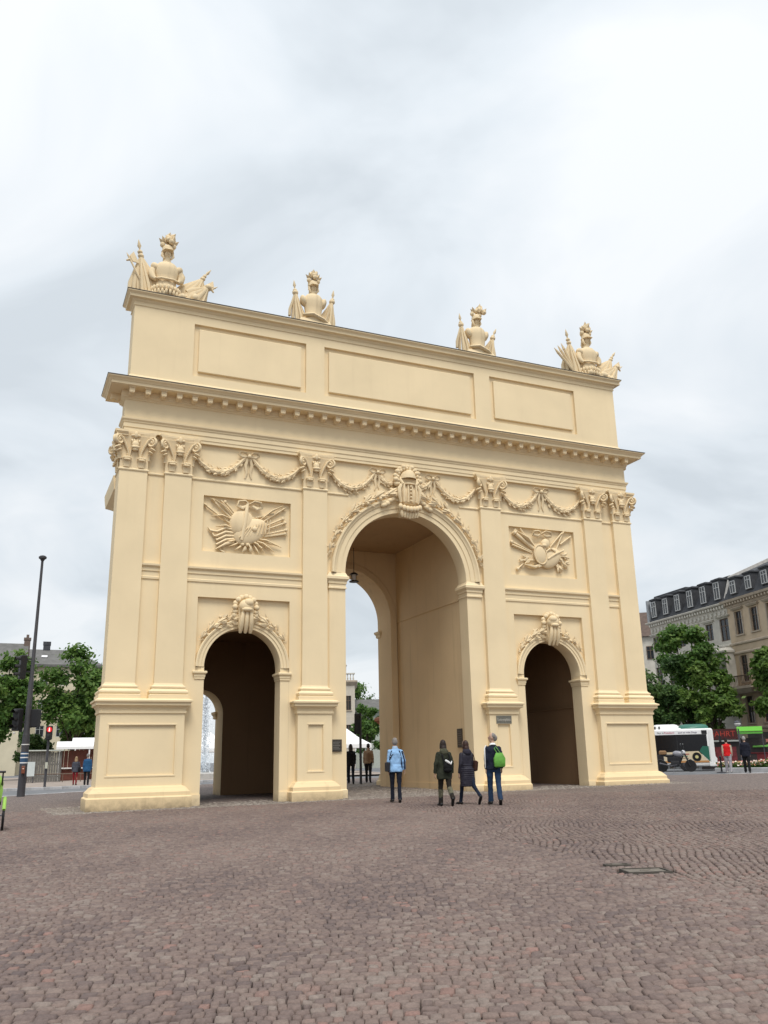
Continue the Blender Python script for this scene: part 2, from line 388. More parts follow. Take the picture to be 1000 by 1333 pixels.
# panel A: wide arcs round a point under the gate; panel B: long gently curved rows running away to the right
ca_ = (-1.5, 4.0); dA = math.hypot(ca_[0]-CP.x, ca_[1]-CP.y); thA = math.atan2(CP.y-ca_[1], CP.x-ca_[0])
XA, YA = clip_view(*rows_arc(ca_, 2.0, dA-2.4, thA-1.15, thA+1.15, 0.0105), False)
cb_ = (CP.x-60*math.cos(R(44)), CP.y+60*math.sin(R(44)))       # far centre: rows at bearing about 44 degrees
XB, YB = clip_view(*rows_arc(cb_, 52.0, 76.0, R(-44), R(-12), 0.0048), True)
X = np.concatenate([XA, XB]); Y = np.concatenate([YA, YB]); isB = np.concatenate([np.zeros(len(XA), bool), np.ones(len(XB), bool)])
X0, Y0 = X.copy(), Y.copy(); X, Y = warp(X, Y)
jb = RNG.normal(0, 0.0055, (len(X), 1))
wb = jb+0.085*np.sin(1.5*(X0*math.sin(R(44))+Y0*math.cos(R(44)))+0.5*np.sin(0.7*X0)); X = X+np.where(isB[:, None], wb*math.cos(R(44)), 0); Y = Y-np.where(isB[:, None], wb*math.sin(R(44)), 0)
X = X+RNG.normal(0, 0.0035, X.shape); Y = Y+RNG.normal(0, 0.0035, Y.shape)
cx, cy = X.mean(1), Y.mean(1)
MAN = [(-6.57, -20.42, 0.58, 0.36), (-6.50, -19.62, 0.32, 0.2)]      # iron covers let into the paving
clear = ~((cy > -1.25) & (np.abs(cx) < 11.75)) & (cy < near_y(cx)-0.35)
MANC = []
for (pu, pv, L_, W_) in ((840, 1133, 0.50, 0.36), (803, 1125.5, 0.30, 0.14)):
    p = gp(pu, pv); MANC.append((p, L_, W_))
    ca, sa = math.cos(R(-20)), math.sin(R(-20))
    u_ = (cx-p.x)*ca+(cy-p.y)*sa; v_ = -(cx-p.x)*sa+(cy-p.y)*ca
    clear &= ~((np.abs(u_) < L_/2+0.075) & (np.abs(v_) < W_/2+0.075))
X, Y, cx, cy = X[clear], Y[clear], cx[clear], cy[clear]
n = len(X); print('cobbles', n)
G = gza(X, Y)
ins = 0.13
def lerp(A, c, t): return A+(c[:, None]-A)*t
Z0 = G-0.05
top = RNG.normal(0, 0.003, (n, 1))+RNG.normal(0, 0.002, (n, 4))+RNG.normal(0, 0.003, (n, 1))*np.array([[-1, -1, 1, 1]])+0.002*np.array([[1, 1, -1, -1]])
V = np.zeros((n, 12, 3))
V[:, 0:4, 0], V[:, 0:4, 1], V[:, 0:4, 2] = X, Y, Z0
V[:, 4:8, 0], V[:, 4:8, 1], V[:, 4:8, 2] = lerp(X, cx, 0.02), lerp(Y, cy, 0.02), G-0.012+top
AL, AC = [1, 0, 3, 2], [3, 2, 1, 0]
V[:, 8:12, 0], V[:, 8:12, 1], V[:, 8:12, 2] = X+0.09*(X[:, AL]-X)+0.20*(X[:, AC]-X), Y+0.09*(Y[:, AL]-Y)+0.20*(Y[:, AC]-Y), G+top
FQ = np.array([[0, 1, 5, 4], [1, 2, 6, 5], [2, 3, 7, 6], [3, 0, 4, 7], [4, 5, 9, 8], [5, 6, 10, 9], [6, 7, 11, 10], [7, 4, 8, 11], [8, 9, 10, 11]])
tint = np.clip(RNG.beta(2.0, 2.2, n)*.85+0.08+0.16*np.sin(cx*0.9+1.0+0.5*np.sin(cy*1.3))*np.sin(cy*0.7+0.4*cx)+0.08*np.sin(cx*2.3-cy*1.7), 0, 0.90)
rosy = RNG.random(n) < 0.012+0.035*(np.sin(cx*1.7+2)*np.sin(cy*1.3) > 0.55); tint[rosy] = RNG.uniform(0.9, 1.0, rosy.sum())
def quads_mesh(name, V, FQ, tint):
    n, k, _ = V.shape; me = bpy.data.meshes.new(name)
    vv = V.reshape(-1, 3); F = (FQ[None]+(np.arange(n)*k)[:, None, None]).reshape(-1, FQ.shape[1]); q = FQ.shape[1]
    me.vertices.add(len(vv)); me.vertices.foreach_set('co', vv.astype(np.float32).ravel())
    me.loops.add(F.size); me.loops.foreach_set('vertex_index', F.astype(np.int32).ravel())
    me.polygons.add(len(F)); me.polygons.foreach_set('loop_start', np.arange(0, F.size, q, dtype=np.int32)); me.polygons.foreach_set('loop_total', np.full(len(F), q, dtype=np.int32))
    me.update(calc_edges=True)
    at = me.attributes.new('tint', 'FLOAT', 'FACE'); at.data.foreach_set('value', np.repeat(tint, len(FQ)).astype(np.float32))
    return me
bed_mat = mat('joint_sand', (0.055, 0.043, 0.037), 0.95, var=0.3, vscale=9, bump=0.5, bscale=120)
def far_cobble_mat():
    m = bpy.data.materials.new('far_cobbles'); m.use_nodes = True; nn = m.node_tree.nodes; l = m.node_tree.links; p = nn['Principled BSDF']; p.inputs['Roughness'].default_value = 0.8
    t = nn.new('ShaderNodeTexCoord'); v = nn.new('ShaderNodeTexVoronoi'); v.inputs['Scale'].default_value = 8.5; l.new(t.outputs['Object'], v.inputs['Vector'])
    v2 = nn.new('ShaderNodeTexVoronoi'); v2.feature = 'DISTANCE_TO_EDGE'; v2.inputs['Scale'].default_value = 8.5; l.new(t.outputs['Object'], v2.inputs['Vector'])
    c = nn.new('ShaderNodeValToRGB'); e_ = c.color_ramp.elements; e_[0].color = (0.15, 0.118, 0.108, 1); e_[1].color = (0.235, 0.18, 0.155, 1)
    sp = nn.new('ShaderNodeSeparateColor'); l.new(v.outputs['Color'], sp.inputs[0]); l.new(sp.outputs[0], c.inputs[0])
    j = nn.new('ShaderNodeValToRGB'); q = j.color_ramp.elements; q[0].position = 0.02; q[1].position = 0.09; l.new(v2.outputs['Distance'], j.inputs[0])
    x = nn.new('ShaderNodeMix'); x.data_type = 'RGBA'; l.new(j.outputs[0], x.inputs[0]); x.inputs[6].default_value = (0.06, 0.048, 0.042, 1); l.new(c.outputs[0], x.inputs[7]); l.new(x.outputs[2], p.inputs['Base Color'])
    b = nn.new('ShaderNodeBump'); b.inputs['Distance'].default_value = 0.02; b.inputs['Strength'].default_value = 0.6; l.new(j.outputs[0], b.inputs['Height']); l.new(b.outputs[0], p.inputs['Normal'])
    return m
M['farcobble'] = far_cobble_mat()
sq_x = sorted(set(list(np.arange(-70, -24, 4.0))+list(np.arange(-24, 40, 1.0))+list(np.arange(40, 71, 5.0))))
def zone(a, b): return bool(in_view((a[0]+b[0])/2, (a[1]+b[1])/2, 5.5, 29.0)) and not (b[1] > -0.2 and abs(a[0]) < 10.4)
square = sheet('cobbled_square', sq_x, lambda x: -70.0, near_y, -0.004, M['farcobble'], ny=90, keep=lambda a, b: not zone(a, b))
sand = sheet('paving_bed', sq_x, lambda x: -70.0, near_y, -0.036, bed_mat, ny=90, keep=zone)
dist = np.hypot(cx-CP.x, cy-CP.y)
bb = np.degrees(np.arctan2(cx-CP.x, cy-CP.y))-CAM['yaw']
vis = (np.abs(bb) < 23.2) & (dist > 4.7)
order = np.argsort(np.where(vis, dist, 1e9))[:300]
single = np.zeros(n, bool); single[order] = True
for i in order:
    c_ = V[i].mean(0); me = quads_mesh('cobble', (V[i:i+1]-c_), FQ, tint[i:i+1]); me.materials.append(M['cobble']); me.shade_smooth()
    o = bpy.data.objects.new('cobble', me); COL.objects.link(o); o.parent = square; o.location = c_
me = quads_mesh('cobble_field', V[~single], FQ, tint[~single]); me.materials.append(M['cobble']); me.shade_smooth()
o = bpy.data.objects.new('cobble_field', me); COL.objects.link(o); o.parent = square; o['kind'] = 'stuff'
# small grey setts: the strip round the gate's foot and the passage floor
def setts(name, rects, size, h=0.0):
    P = []
    for x0, x1, y0, y1 in rects:
        nx, ny = max(1, int((x1-x0)/size)), max(1, int((y1-y0)/size))
        gx, gy = np.meshgrid(np.arange(nx), np.arange(ny)); gx = gx.ravel()+0.5*(gy.ravel() % 2); gy = gy.ravel()
        px = x0+(gx+0.5)*(x1-x0)/nx+RNG.normal(0, size*0.10, gx.size); py = y0+(gy+0.5)*(y1-y0)/ny+RNG.normal(0, size*0.10, gx.size)
        P.append(np.stack([px, py], 1))
    P = np.concatenate(P); k = len(P); t0 = RNG.uniform(0, PI, k); hw = size*RNG.uniform(0.38, 0.47, (k, 4))
    an = t0[:, None]*0.25+np.array([PI*1.25, PI*1.75, PI*0.25, PI*0.75])[None]
    A, B = P[:, :1]+hw*1.3*np.cos(an), P[:, 1:]+hw*1.3*np.sin(an); g_ = gza(A, B)+h; W = np.zeros((k, 12, 3))
    tt = RNG.normal(0, 0.006, (k, 1))
    W[:, 0:4, 0], W[:, 0:4, 1], W[:, 0:4, 2] = A, B, g_-0.05
    W[:, 4:8, 0], W[:, 4:8, 1], W[:, 4:8, 2] = A, B, g_-0.012+tt
    W[:, 8:12, 0], W[:, 8:12, 1], W[:, 8:12, 2] = A+(P[:, :1]-A)*0.3, B+(P[:, 1:]-B)*0.3, g_+tt
    me = quads_mesh(name, W, FQ, RNG.beta(2, 2, k)); me.shade_smooth(); me.materials.append(M['sett']); o = bpy.data.objects.new(name, me); COL.objects.link(o); o['kind'] = 'stuff'; o.parent = square; return o
M['sett'] = attr_ramp('grey_setts', 'tint', [(0.0, (0.15, 0.125, 0.105)), (0.6, (0.25, 0.22, 0.19)), (1.0, (0.36, 0.32, 0.28))], rough=0.8, bump=0.4, bscale=70, nvar=0.15)
setts('sett_strip', [(-11.8, 11.8, -1.3, 0.25), (-11.9, -10.7, 0.2, 3), (10.7, 11.9, 0.2, 3)], 0.085)
setts('sett_floor', [(-2.46, 2.46, -0.2, 8.0), (-2.6, 7.0, 8.0, 13.0), (-7.7, -4.7, -0.1, 1.5), (4.7, 7.7, -0.1, 1.5)], 0.12)
# kerbs made of single stones
def kerb(name, fx, fy, xa, xb, width, h, flip=1, step=1.0):
    root = struct(name, MB().box(0, .01, 0, .01, -1.2, -1.19), M['kerb'])
    pts = []; x = xa
    xs_ = np.linspace(xa, xb, 4000); ys_ = np.interp(xs_, fx, fy); s_ = np.concatenate([[0], np.cumsum(np.hypot(np.diff(xs_), np.diff(ys_)))])
    k = int(s_[-1]/step)
    for i in range(k):
        a, b = np.interp([i*step+0.006, (i+1)*step-0.006], s_, xs_); ya, yb = np.interp([a, b], fx, fy)
        d = Vector((b-a, yb-ya, 0)); ln = d.length; th = math.atan2(d.y, d.x); mx, my = (a+b)/2, (ya+yb)/2
        m = MB(); m.rl(-ln/2, ln/2, -width/2, width/2, [(0, -0.25), (0, h-0.02), (-0.015, h)])
        o = obj('kerb_stone', m, M['kerb'], root); o.location = (mx, my, gz(mx, my)-0.10+random.uniform(-.004, .004)); o.rotation_euler = (0, 0, th)
    return root
kerb('kerb', NX, NY, -16.0, -3.0, 0.34, 0.115)
kerb('far_kerb', FX, FY, -16.0, 9.0, 0.30, 0.13)
kerb('east_kerb', NX, NY, 22.0, 36.0, 0.34, 0.115)
plaza = sheet('plaza', list(np.arange(-70, 21.1, 1.5)), far_y, lambda x: 78.0, 0.02, M['plaza'], ny=24)
# iron covers
for i, (p, L_, W_) in enumerate(MANC):
    t = thing('manhole_cover', ['larger rectangular iron cover set in the cobbles at right', 'small narrow iron cover beside the larger one in the cobbles'][i], 'manhole cover', (p.x, p.y, p.z+.004), R(-20))
    m = MB(); h_ = 0.02
    for a, b, c, d in ((-L_/2, L_/2, -W_/2, -W_/2+h_), (-L_/2, L_/2, W_/2-h_, W_/2), (-L_/2, -L_/2+h_, -W_/2+h_, W_/2-h_), (L_/2-h_, L_/2, -W_/2+h_, W_/2-h_)): m.box(a, b, c, d, -0.08, 0.004)
    obj('frame', m, mat('cover_frame', (.10, .088, .075), .8, var=.3, vscale=10), t)
    m = MB().rl(-L_/2+h_+.012, L_/2-h_-.012, -W_/2+h_+.012, W_/2-h_-.012, [(0, -0.06), (0, -0.008), (-0.006, -0.004)])
    m.tube([(-.06, 0, -.004), (0, 0, .0), (.06, 0, -.004)], .012, 6)
    obj('lid', m, mat('cover_lid', (0.17, 0.15, 0.125), 0.8, var=0.3, vscale=12, bump=0.3), t)
# ------------------------------------------------------------------ the gate
gate = thing('triumphal_arch', 'cream painted three-arched triumphal gate with stone trophies on its attic', 'gate')
PT, PO, PP = M['paint'], M['paint_orn'], M['plinth']
p1o, p1i, p2o, p2i, p3o, p3i = 10.483, 9.573, 8.989, 8.096, 4.095, 3.187
SA, SW, SZ = 6.105, 1.285, 4.26          # side arches: centre, half width, springing
CW, CZ = 2.47, 7.68                      # centre arch
ZB = -0.4
# front wall with recesses: one mesh per bay
for s in (-1, 1):
    m = MB(); X0, X1 = (p3i, 10.3)
    xa, xb = (X0, X1) if s > 0 else (-X1, -X0)
    ra, rb = sorted((s*4.517, s*7.69))
    # below the recess head the opening frame fills the recess
    m.grid(xa, ra, ZB, 12.0, 0); m.grid(rb, xb, ZB, 12.0, 0)
    m.grid(ra, rb, 6.55, 12.0, 0, [(s*6.072-1.555, s*6.072+1.555, 8.115, 10.08, 0.13)])
    m.arch_wall(ra, rb, ZB, 6.55, s*SA, SW+0.30, SZ, 0.13, 0.5, reveal=False)
    m.add([(ra, 0, 6.55), (rb, 0, 6.55), (rb, .13, 6.55), (ra, .13, 6.55)], [(0, 1, 2, 3)])
    for q in (ra, rb): m.add([(q, 0, SZ), (q, .13, SZ), (q, .13, 6.55), (q, 0, 6.55)], [(0, 1, 2, 3)])
    m.add([(xa, 0.6, ZB), (ra, 0.6, ZB), (ra, 0.6, 12), (xa, 0.6, 12)], [(0, 3, 2, 1)])
    m.arch_wall(ra, rb, ZB, 12.0, s*SA, SW, SZ, 0.59, 0.6, reveal=False)
    obj('front_wall', m, PT, gate)
    # jambs and archivolt of the side arch
    ow = SW+0.30
    for t in (-1, 1):
        a = MB(); x_in, x_out = s*SA+t*SW, s*SA+t*ow; l_, h_ = sorted((x_in, x_out))
        a.box(l_, h_, 0.0, 0.6, ZB, 3.84)
        a.box(l_, h_, 0.02, 0.6, 4.11, SZ)
        l2, h2 = sorted((s*SA+t*(SW+0.02), x_out)); a.box(l2-.03 if t > 0 else l2, h2+.03 if t < 0 else h2, -0.03, 0.3, ZB, 0.30)
        obj('door_jamb', a, PT, gate)
    a = MB()
    a.arc(s*SA, SZ, [(SW, 0.6), (SW, 0.03), (SW+.015, 0.0), (SW+.10, 0.0), (SW+.11, -0.025), (SW+.20, -0.025), (SW+.215, -0.055), (SW+.27, -0.075), (SW+.30, -0.055), (SW+.30, 0.5)], 44)
    obj('archivolt', a, PT, gate, 40)
    for t in (-1, 1):
        l_, h_ = sorted((s*SA+t*(SW-0.0), s*SA+t*ow))
        i_ = MB().rl(l_, h_, -0.01, 0.6, [(0.0, 3.84), (0.02, 3.86), (0.02, 3.92), (0.035, 3.93), (0.035, 4.0), (0.075, 4.04), (0.085, 4.05), (0.085, 4.10), (0.06, 4.115)])
        obj('impost', i_, PT, gate)
# centre bay
m = MB(); m.arch_wall(-p3i, p3i, ZB, 12.0, 0, CW, CZ, 0, 0.6, 56); obj('front_wall', m, PT, gate)
a = MB(); a.arc(0, CZ, [(CW-.015, 0.55), (CW-.015, -0.02), (CW, -0.05), (CW+.16, -0.05), (CW+.17, -0.08), (CW+.34, -0.08), (CW+.36, -0.12), (CW+.43, -0.14), (CW+.47, -0.19), (CW+.53, -0.19), (CW+.55, -0.15), (CW+.55, 0.0)], 60)
obj('archivolt', a, PT, gate, 40)
for t in (-1, 1):
    l_, h_ = sorted((t*(CW-0.01), t*3.10))
    obj('impost', MB().rl(l_, h_, -0.07, 0.6, [(-.005, 7.09), (0.02, 7.10), (0.02, 7.15), (0.0, 7.17), (0.0, 7.27), (0.03, 7.28), (0.03, 7.36), (0.09, 7.43), (0.10, 7.44), (0.10, 7.53), (0.05, 7.57), (0.0, CZ)]), PT, gate)
    l_, h_ = sorted((t*(CW-.005), t*3.08))
    obj('arch_jamb', MB().rl(l_, h_, -0.035, 0.6, [(0.03, ZB), (0.03, 0.28), (0.0, 0.31), (0, 7.09)]), PT, gate)
# body of the building
b = MB()
for s in (-1, 1):
    def bx(x0, x1, *q): b.box(*sorted((s*x0, s*x1)), *q)
    bx(8.0, 10.3, 0.6, 0.95, ZB, 12); bx(8.0, 9.3, 0.95, 6.5, ZB, 12)
    bx(CW+.03, 2.75, 0.6, 6.5, ZB, 12); bx(2.75, 8.0, 0.6, 6.5, 6.15, 12.0)
    sw = MB()
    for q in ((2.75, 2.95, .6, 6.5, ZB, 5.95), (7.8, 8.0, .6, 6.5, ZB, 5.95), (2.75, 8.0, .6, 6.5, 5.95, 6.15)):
        obj('passage_lining', MB().box(*sorted((s*q[0], s*q[1])), *q[2:]), M['deep_shaded_cream'], gate)
    lin = MB(); lin.arch_wall(*sorted((s*2.95, s*7.8)), ZB, 5.95, s*6.12, 0.92, 3.12, 6.47, 6.49, 24, reveal=False); obj('passage_lining', lin, M['deep_shaded_cream'], gate)
    lin = MB(); lin.arch_wall(*sorted((s*2.95, s*7.8)), ZB, 5.95, s*SA, SW, SZ, 0.605, 0.62, 24, reveal=False); obj('passage_lining', lin, M['deep_shaded_cream'], gate)
for q in (-CW-.03, CW+.03): pass
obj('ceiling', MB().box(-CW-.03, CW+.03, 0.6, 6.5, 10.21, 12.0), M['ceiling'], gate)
obj('inner_wall', b, M['shaded_cream'], gate)
for s in (-1, 1):
    obj('wall_ledge', MB().box(*sorted((s*(CW-.005), s*(CW+.03))), .61, 6.49, 7.06, 7.11), M['shaded_cream'], gate)
    obj('skirting', MB().box(*sorted((s*(CW+.005), s*(CW+.03))), .61, 6.49, ZB, .32), M['shaded_cream'], gate)
    for x in (7.74, 2.95): obj('wall_ledge', MB().box(*sorted((s*x, s*(x+.06))), .63, 6.46, 3.08, 3.14), M['deep_shaded_cream'], gate)
rw = MB()
for s in (-1, 1): obj('rear_wall', MB().arch_wall(*sorted((s*2.95, s*9.6)), ZB, 12.0, s*6.12, 0.92, 3.12, 6.5, 7.8, 24), PT, gate)
obj('rear_wall', MB().arch_wall(-2.95, 2.95, ZB, 12.0, 0, 2.18, 7.2, 6.5, 7.8, 44), M['shaded_cream'], gate)
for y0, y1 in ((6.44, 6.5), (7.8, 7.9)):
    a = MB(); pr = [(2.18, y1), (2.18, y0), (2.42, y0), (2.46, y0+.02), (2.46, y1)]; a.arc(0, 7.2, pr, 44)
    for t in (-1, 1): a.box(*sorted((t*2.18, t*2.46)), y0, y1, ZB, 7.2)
    obj('rear_arch_frame', a, M['shaded_cream'], gate, 40)
for xc, hw, z0 in ((0, 2.18, 6.55), (-6.12, .92, 2.95), (6.12, .92, 2.95)):
    for t in (-1, 1):
        l_, h_ = sorted((xc+t*(hw-.02), xc+t*(hw+.3)))
        obj('rear_impost', MB().rl(l_, h_, 7.6, 8.0, [(0, z0), (.03, z0+.05), (.03, z0+.12), (.09, z0+.2), (.10, z0+.28), (.04, z0+.30)]), PT, gate)
# rear front: pedestals, columns, entablature
for x in (-8.9, -3.35, 3.35, 8.9):
    obj('rear_pedestal', MB().rl(x-.6, x+.6, 7.95, 9.15, [(.16, ZB), (.16, .3), (.10, .36), (.06, .55), (0, .6), (0, 2.75), (.06, 2.8)]), PP, gate)
    obj('pedestal_cap', MB().rl(x-.6, x+.6, 7.95, 9.15, [(.06, 2.80), (.14, 2.9), (.2, 2.94), (.2, 3.06), (0, 3.16)]), mat('terracotta_cap', (0.42, 0.17, 0.09), .8, var=.2), gate)
    obj('rear_column', MB().lathe([(.62, 3.1), (.62, 3.25), (.52, 3.3), (.56, 3.4), (.45, 3.5), (.45, 6), (.38, 10.4), (.44, 10.45), (.4, 10.5), (.42, 10.9), (.62, 11.45), (.62, 11.6)], 20, (x, 8.55, 0)), PT, gate, 35)
obj('rear_entablature', MB().rl(-9.64, 9.64, 6.0, 8.2, [(0, 10.9), (.08, 10.95), (.08, 11.2), (.03, 11.22), (.03, 11.5), (.2, 11.6), (.40, 11.7), (.44, 12.0), (.46, 12.25), (0, 12.4)]), PT, gate)
obj('rear_attic', MB().rl(-9.3, 9.3, 6.2, 7.9, [(0, 12.3), (0, 15.6), (.15, 15.7), (.15, 15.9), (0, 16.0)]), PT, gate)
# pedestals
CAPP = [(0.0, 2.74), (0.04, 2.76), (0.045, 2.82), (0.02, 2.84), (0.03, 2.90), (0.09, 2.97), (0.15, 2.99), (0.155, 3.00), (0.155, 3.09), (0.21, 3.10), (0.215, 3.15), (0.10, 3.20), (0, 3.20)]
for (x0, x1, y1, panel) in ((-10.55, -8.0, 1.0, (-10.27, -8.27)), (8.0, 10.55, 1.0, (8.27, 10.27)), (-4.27, -3.06, 0.3, (-3.9, -3.38)), (3.06, 4.27, 0.3, (3.38, 3.9))):
    y0 = -0.25; wr = y1 > .5
    m = MB(); m.grid(x0, x1, 0.6, 2.75, y0, [(*panel, 0.92, 2.40, 0.055)])
    for q, fl in ((x0, 0), (x1, 1)): m.add([(q, y0, .6), (q, y1, .6), (q, y1, 2.75), (q, y0, 2.75)], [(0, 3, 2, 1) if fl else (0, 1, 2, 3)])
    ped = obj('pedestal', m, PT, gate)
    obj('plinth', MB().rl(x0, x1, y0, y1, [(.27, ZB), (.275, .27), (.25, .295), (.22, .31), (.215, .42), (.17, .47), (.12, .52), (.09, .56), (.0, .60)], back=False), PP, ped)
    obj('pedestal_cap', MB().rl(x0, x1, y0, y1, CAPP, back=False), PT, ped)
    f = MB(); a, c = panel; i = .05
    for u0, u1, w0, w1 in ((a-i, c+i, 2.40, 2.45), (a-i, c+i, .87, .92), (a-i, a, .92, 2.40), (c, c+i, .92, 2.40)): f.rl(u0+.01, u1-.01, y0-.012, y0+.02, [(0, w0), (.004, (w0+w1)/2), (0, w1)])
    obj('panel_moulding', f, PT, ped)
    f = MB().rl(a+.16, c-.16, y0+.03, y0+.06, [(0, 1.08), (0, 2.24)]) if c-a > 1 else None
# pilasters
PB = [(.17, 3.18), (.175, 3.32), (.13, 3.34), (.16, 3.38), (.165, 3.43), (.13, 3.47), (.075, 3.50), (.065, 3.53), (.09, 3.55), (.09, 3.59), (.05, 3.61), (.025, 3.63), (0, 3.69)]
PIL = [(-p1o, -p1i, 1), (-p2o, -p2i, 0), (-p3o, -p3i, 0), (p3i, p3o, 0), (p2i, p2o, 0), (p1i, p1o, 1)]
for x0, x1, corner in PIL:
    y1 = 0.78 if corner else 0.05
    pl = obj('pilaster', MB().rl(x0, x1, -0.15, y1, [(0, 3.6), (0, 10.62), (.03, 10.64), (.04, 10.67), (.03, 10.70), (0, 10.72)], back=bool(corner)), PT, gate)
    obj('pilaster_base', MB().rl(x0, x1, -0.15, y1, PB, back=bool(corner)), PT, pl)
# string courses, belt under the capitals
SCP = [(0, 7.03), (.03, 7.05), (.035, 7.12), (.015, 7.14), (.02, 7.30), (.05, 7.31), (.05, 7.42), (.09, 7.45), (.12, 7.48), (.125, 7.54), (.0, 7.56)]
for a, c in ((-p2i, -p3o), (p3o, p2i), (-p1i, -p2o), (p2o, p1i)):
    obj('string_course', MB().rl(a+.001, c-.001, -0.005, 0.2, [(o if k else 0, z) for k, (o, z) in enumerate(SCP)], back=False).xf(Matrix.Identity(4)), PT, gate)
for a, c in ((-p2i, -p3o), (p3o, p2i), (-p1i, -p2o), (p2o, p1i), (-p3i, -2.35), (2.35, p3i)):
    obj('belt', MB().rl(a, c, -0.002, 0.2, [(0, 10.58), (.035, 10.60), (.045, 10.63), (.035, 10.66), (0, 10.68)], back=False), PT, gate)
# ceiling strip above the swags
for a, c in ((-8.02, -4.18), (-3.1, 3.1), (4.18, 8.02)):
    obj('swag_panel_head', MB().rl(a, c, -0.12, 0.1, [(0, 11.9), (0, 12.0)], back=False), PT, gate)
# entablature
ent = obj('architrave', MB().rl(-10.42, 10.42, -0.14, 0.55, [(-.02, 12.0), (.0, 12.01), (.0, 12.16), (.025, 12.17), (.025, 12.33), (.05, 12.34), (.055, 12.38), (.10, 12.43), (.105, 12.48), (.02, 12.51), (.02, 12.52)]), PT, gate)
obj('frieze', MB().rl(-10.44, 10.44, -0.13, 0.55, [(0, 12.5), (0, 13.14), (.04, 13.16), (.05, 13.2)]), PT, gate)
cor = obj('cornice', MB().rl(-10.44, 10.44, -0.13, 0.55, [(.05, 13.19), (.10, 13.22), (.11, 13.27), (.13, 13.28), (.13, 13.45), (.50, 13.46), (.50, 13.475), (.54, 13.48), (.54, 13.57), (.56, 13.58), (.60, 13.63), (.66, 13.67), (.67, 13.70), (.67, 13.705)]), PT, gate)
obj('flashing', MB().rl(-10.44, 10.44, -0.13, 0.55, [(.68, 13.706), (.685, 13.735), (0.0, 13.86)]), M['flashing'], cor)
md = MB(); md.rl(-.10, .10, -.27, 0, [(0, .0), (0.0, .10), (.02, .11), (.02, .14)], back=False); md.xf(Matrix.Identity(4))
mo = MB()
mo.prism([(-.09, 0.13), (-.09, .02), (-.07, -.03), (.07, -.03), (.09, .02), (.09, .13)], -.30, 0)
mo.ell((0, -.26, .0), (.085, .06, .06)); mo.ell((0, -.08, -.02), (.085, .09, .06)); mo.box(-.115, .115, -.335, 0, .13, .165)
mesh_mod = mo.mesh('modillion'); mesh_mod.materials.append(PO)
nm = 40
for k in range(nm):
    x = -10.28+20.56*k/(nm-1)
    o = bpy.data.objects.new('modillion', mesh_mod); COL.objects.link(o); o.parent = cor; o.location = (x, -0.26, 13.295)
for s in (-1, 1):
    for k in range(1):
        o = bpy.data.objects.new('modillion', mesh_mod); COL.objects.link(o); o.parent = cor; o.location = (s*10.57, 0.3+k*0.55, 13.295); o.rotation_euler = (0, 0, s*PI/2)
# attic
at = MB(); panels = ((-8.21, -3.99), (-3.26, 3.26), (3.99, 8.21))
at.grid(-10.33, 10.33, 13.8, 16.9, -0.05, [(a, c, 14.44, 16.46, 0.11) for a, c in panels])
for q, fl in ((-10.33, 0), (10.33, 1)): at.add([(q, -.05, 13.8), (q, 0.75, 13.8), (q, 0.75, 16.9), (q, -.05, 16.9)], [(0, 3, 2, 1) if fl else (0, 1, 2, 3)])
at.add([(-10.33, 0.75, 13.8), (10.33, 0.75, 13.8), (10.33, 0.75, 16.9), (-10.33, 0.75, 16.9)], [(0, 3, 2, 1)])
att = obj('attic', at, PT, gate)
obj('attic_base', MB().rl(-10.33, 10.33, -0.05, 0.75, [(.10, 13.78), (.10, 14.02), (.06, 14.05), (.03, 14.12), (-.01, 14.14)]), PT, att)
for a, c in panels:
    obj('attic_panel', MB().rl(a+.19, c-.19, -.035, .05, [(-.02, 14.62), (0, 14.64), (0, 16.27), (-.02, 16.29)]), PT, att)
obj('attic_cornice', MB().rl(-10.33, 10.33, -0.05, 0.75, [(-.01, 16.78), (.03, 16.80), (.035, 16.85), (.02, 16.87), (.02, 16.93), (.07, 16.98), (.09, 17.02), (.20, 17.04), (.21, 17.13), (.25, 17.17), (.29, 17.20), (.295, 17.235), (.29, 17.236)]), PT, att)
obj('flashing', MB().rl(-10.33, 10.33, -0.05, 0.75, [(.305, 17.237), (.31, 17.265), (0.0, 17.33)]), M['flashing'], att)
